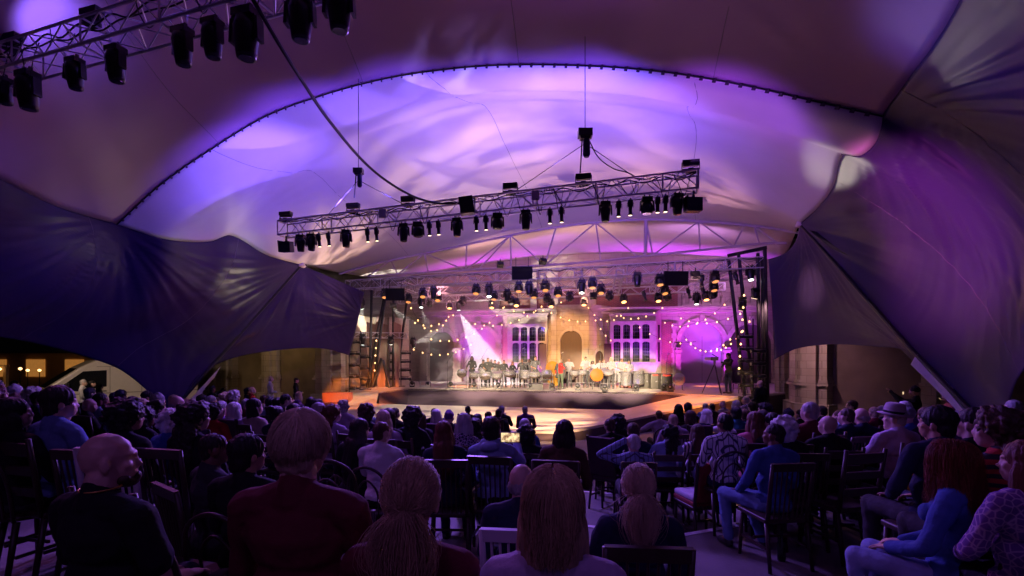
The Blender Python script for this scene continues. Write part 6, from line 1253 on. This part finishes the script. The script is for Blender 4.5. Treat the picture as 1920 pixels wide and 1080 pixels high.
for s in (-1, 1):
    ar = [(s * (.31 * math.cos(a)), -.022, z + .31 * math.sin(a)) for a in np.linspace(-.5, .5, 9)] + [(s * (.25 - .05 * abs(a)) * 1.0, -.022, z + .3 * math.sin(a)) for a in np.linspace(.45, -.45, 9)]; q.prism(ar, (0, -.003, 0))
q.build('pink_arcs', M('pink_paint', (.7, .25, .25), .6), t)
p = P(1036, 690, 27.2); t = thing('gold_disc', 'tall yellow gold disc standing behind the speaker', 'drum', (p.x, p.y, DZ)); MB().lathe([(.37, -.03), (.39, 0), (.37, .03)], (0, 0, p.z - DZ), rotm(rx=R(90)), 30).build('disc', M('yellow_gold', (.45, .22, .02), .4, .2), t, True); MB().lathe([(.3, -.05), (.32, 0), (.3, .05)], (.05, -.05, .36), rotm(rx=R(80)), 26).build('lower_disc', MATS['yellow_gold'], t, True)
t = thing('bench', 'low dark bench on the stage left of the speaker', 'bench', (P(1022, 0, 25.8).x, 25.8, DZ)); MB().box((0, 0, .5), (.62, .3, .05)).build('seat', BLACK, t)
for s in (-1, 1): MB().box((s * .27, 0, .24), (.04, .26, .48)).build('leg', BLACK, t)
def mic(px, D, h, tx, label):
    t = thing('microphone_stand', label, 'microphone stand', (P(px, 0, D).x, D, DZ), 0, 'microphone stands'); MB().tube([(0, 0, .03), (0, 0, h * .8)], .012, 6).lathe([(.14, 0), (.14, .02), (.02, .03)], n=12).build('pole', BLACK, t); MB().tube([(-tx * .3, 0, h * .7), (tx, 0, h)], .009, 6).build('boom', BLACK, t); MB().lathe([(.012, -.08), (.026, .02), (.026, .06), (.008, .08)], (tx, 0, h), rotm(ry=R(60)), 8).build('microphone', M('mic_grey', (.3, .3, .3), .4, .6), t)
for a in ((839, 26.4, 1.9, .3, 'microphone stand standing alone left of the band'), (874, 26.2, 1.9, .3, 'microphone stand by the small tipped pan'), (904, 27.8, 2.2, .3, 'tall microphone stand behind the left group'), (970, 26.8, 2.2, .35, 'microphone stand slanting over the bending woman'), (1056, 26.4, 1.95, -.05, 'microphone stand just behind the speaker'), (1126, 25.8, 2.35, -.05, 'tallest microphone stand in front of the white shirts'), (1250, 27.5, 1.9, .1, 'thin microphone stand behind the black cases'), (1046, 25.4, 1.45, .12, 'microphone stand in front of the speaker')): mic(*a)
for i, (px, py) in enumerate(((773, 724), (803, 724), (845, 726), (889, 727), (934, 728), (994, 729), (1035, 729), (1083, 730), (1134, 732), (1192, 732), (1245, 731), (1257, 733))):
    D = 1.55 * F / (py + 2 - HZ); p = P(px, 0, D); t = thing('footlight', 'small black moving lamp on the stage edge, %s from the left' % ORD[i], 'stage light', (p.x, D, DZ), 0, 'lamps along the stage edge')
    MB().box((0, 0, .05), (.26, .2, .09)).build('base', BLK2, t); MB().box((-.13, 0, .18), (.03, .1, .2)).box((.13, 0, .18), (.03, .1, .2)).build('yoke', BLK2, t); MB().lathe([(.06, -.1), (.1, -.06), (.11, .06), (.09, .1)], (0, 0, .24), rotm(rx=R(50)), 14).build('head', BLK2, t, True)
t = thing('stage_monitor', 'black wedge speaker on the stage edge left of the speaker', 'speaker', (P(1005, 0, 25.3).x, 25.3, DZ)); MB().prism([(-.35, -.2, 0), (-.35, .25, 0), (-.35, .25, .12), (-.35, -.05, .34), (-.35, -.2, .3)], (.7, 0, 0)).build('body', BLK2, t)
t = thing('white_box', 'small white box on the left end of the stage', 'box', (P(797, 0, 27.5).x, 27.5, DZ)); MB().box((0, 0, .06), (.6, .35, .12)).box((-.28, 0, .2), (.03, .34, .3)).box((.28, 0, .2), (.03, .34, .3)).box((0, 0, .34), (.6, .34, .03)).build('shell', M('white_plastic', (.6, .58, .55), .5), t)
t = thing('bag', 'dark pointed bag on the floor by the centre aisle', 'bag', (P(1088, 0, 8.6).x, 8.6, floor_z(P(1088, 0, 8.6).x, 8.6))); MB().prism([(-.2, 0, 0), (.2, 0, 0), (.17, 0, .22), (.05, 0, .16), (-.04, 0, .2), (-.14, 0, .34)], (0, .14, 0)).build('body', BLACK, t)
t = thing('bottle', 'dark glass bottle on the floor beneath the chair of the man in jeans', 'bottle', (P(1460, 0, 4.75).x, 4.7, .65)); MB().lathe([(.035, 0), (.038, .02), (.038, .17), (.014, .23), (.014, .29)], n=14).build('glass', M('bottle_glass', (.01, .02, .01), .1), t, True)
t = thing('step_block', 'wooden step block at the left end of the stage', 'steps', (P(625, 0, 24).x, 24, 0)); MB().box((0, 0, .25), (1.2, .8, .5)).build('lower_step', M('step_red', (.3, .1, .06), .7), t); MB().box((0, .6, .5), (1.3, .7, .9)).build('upper_step', MATS['step_red'], t)
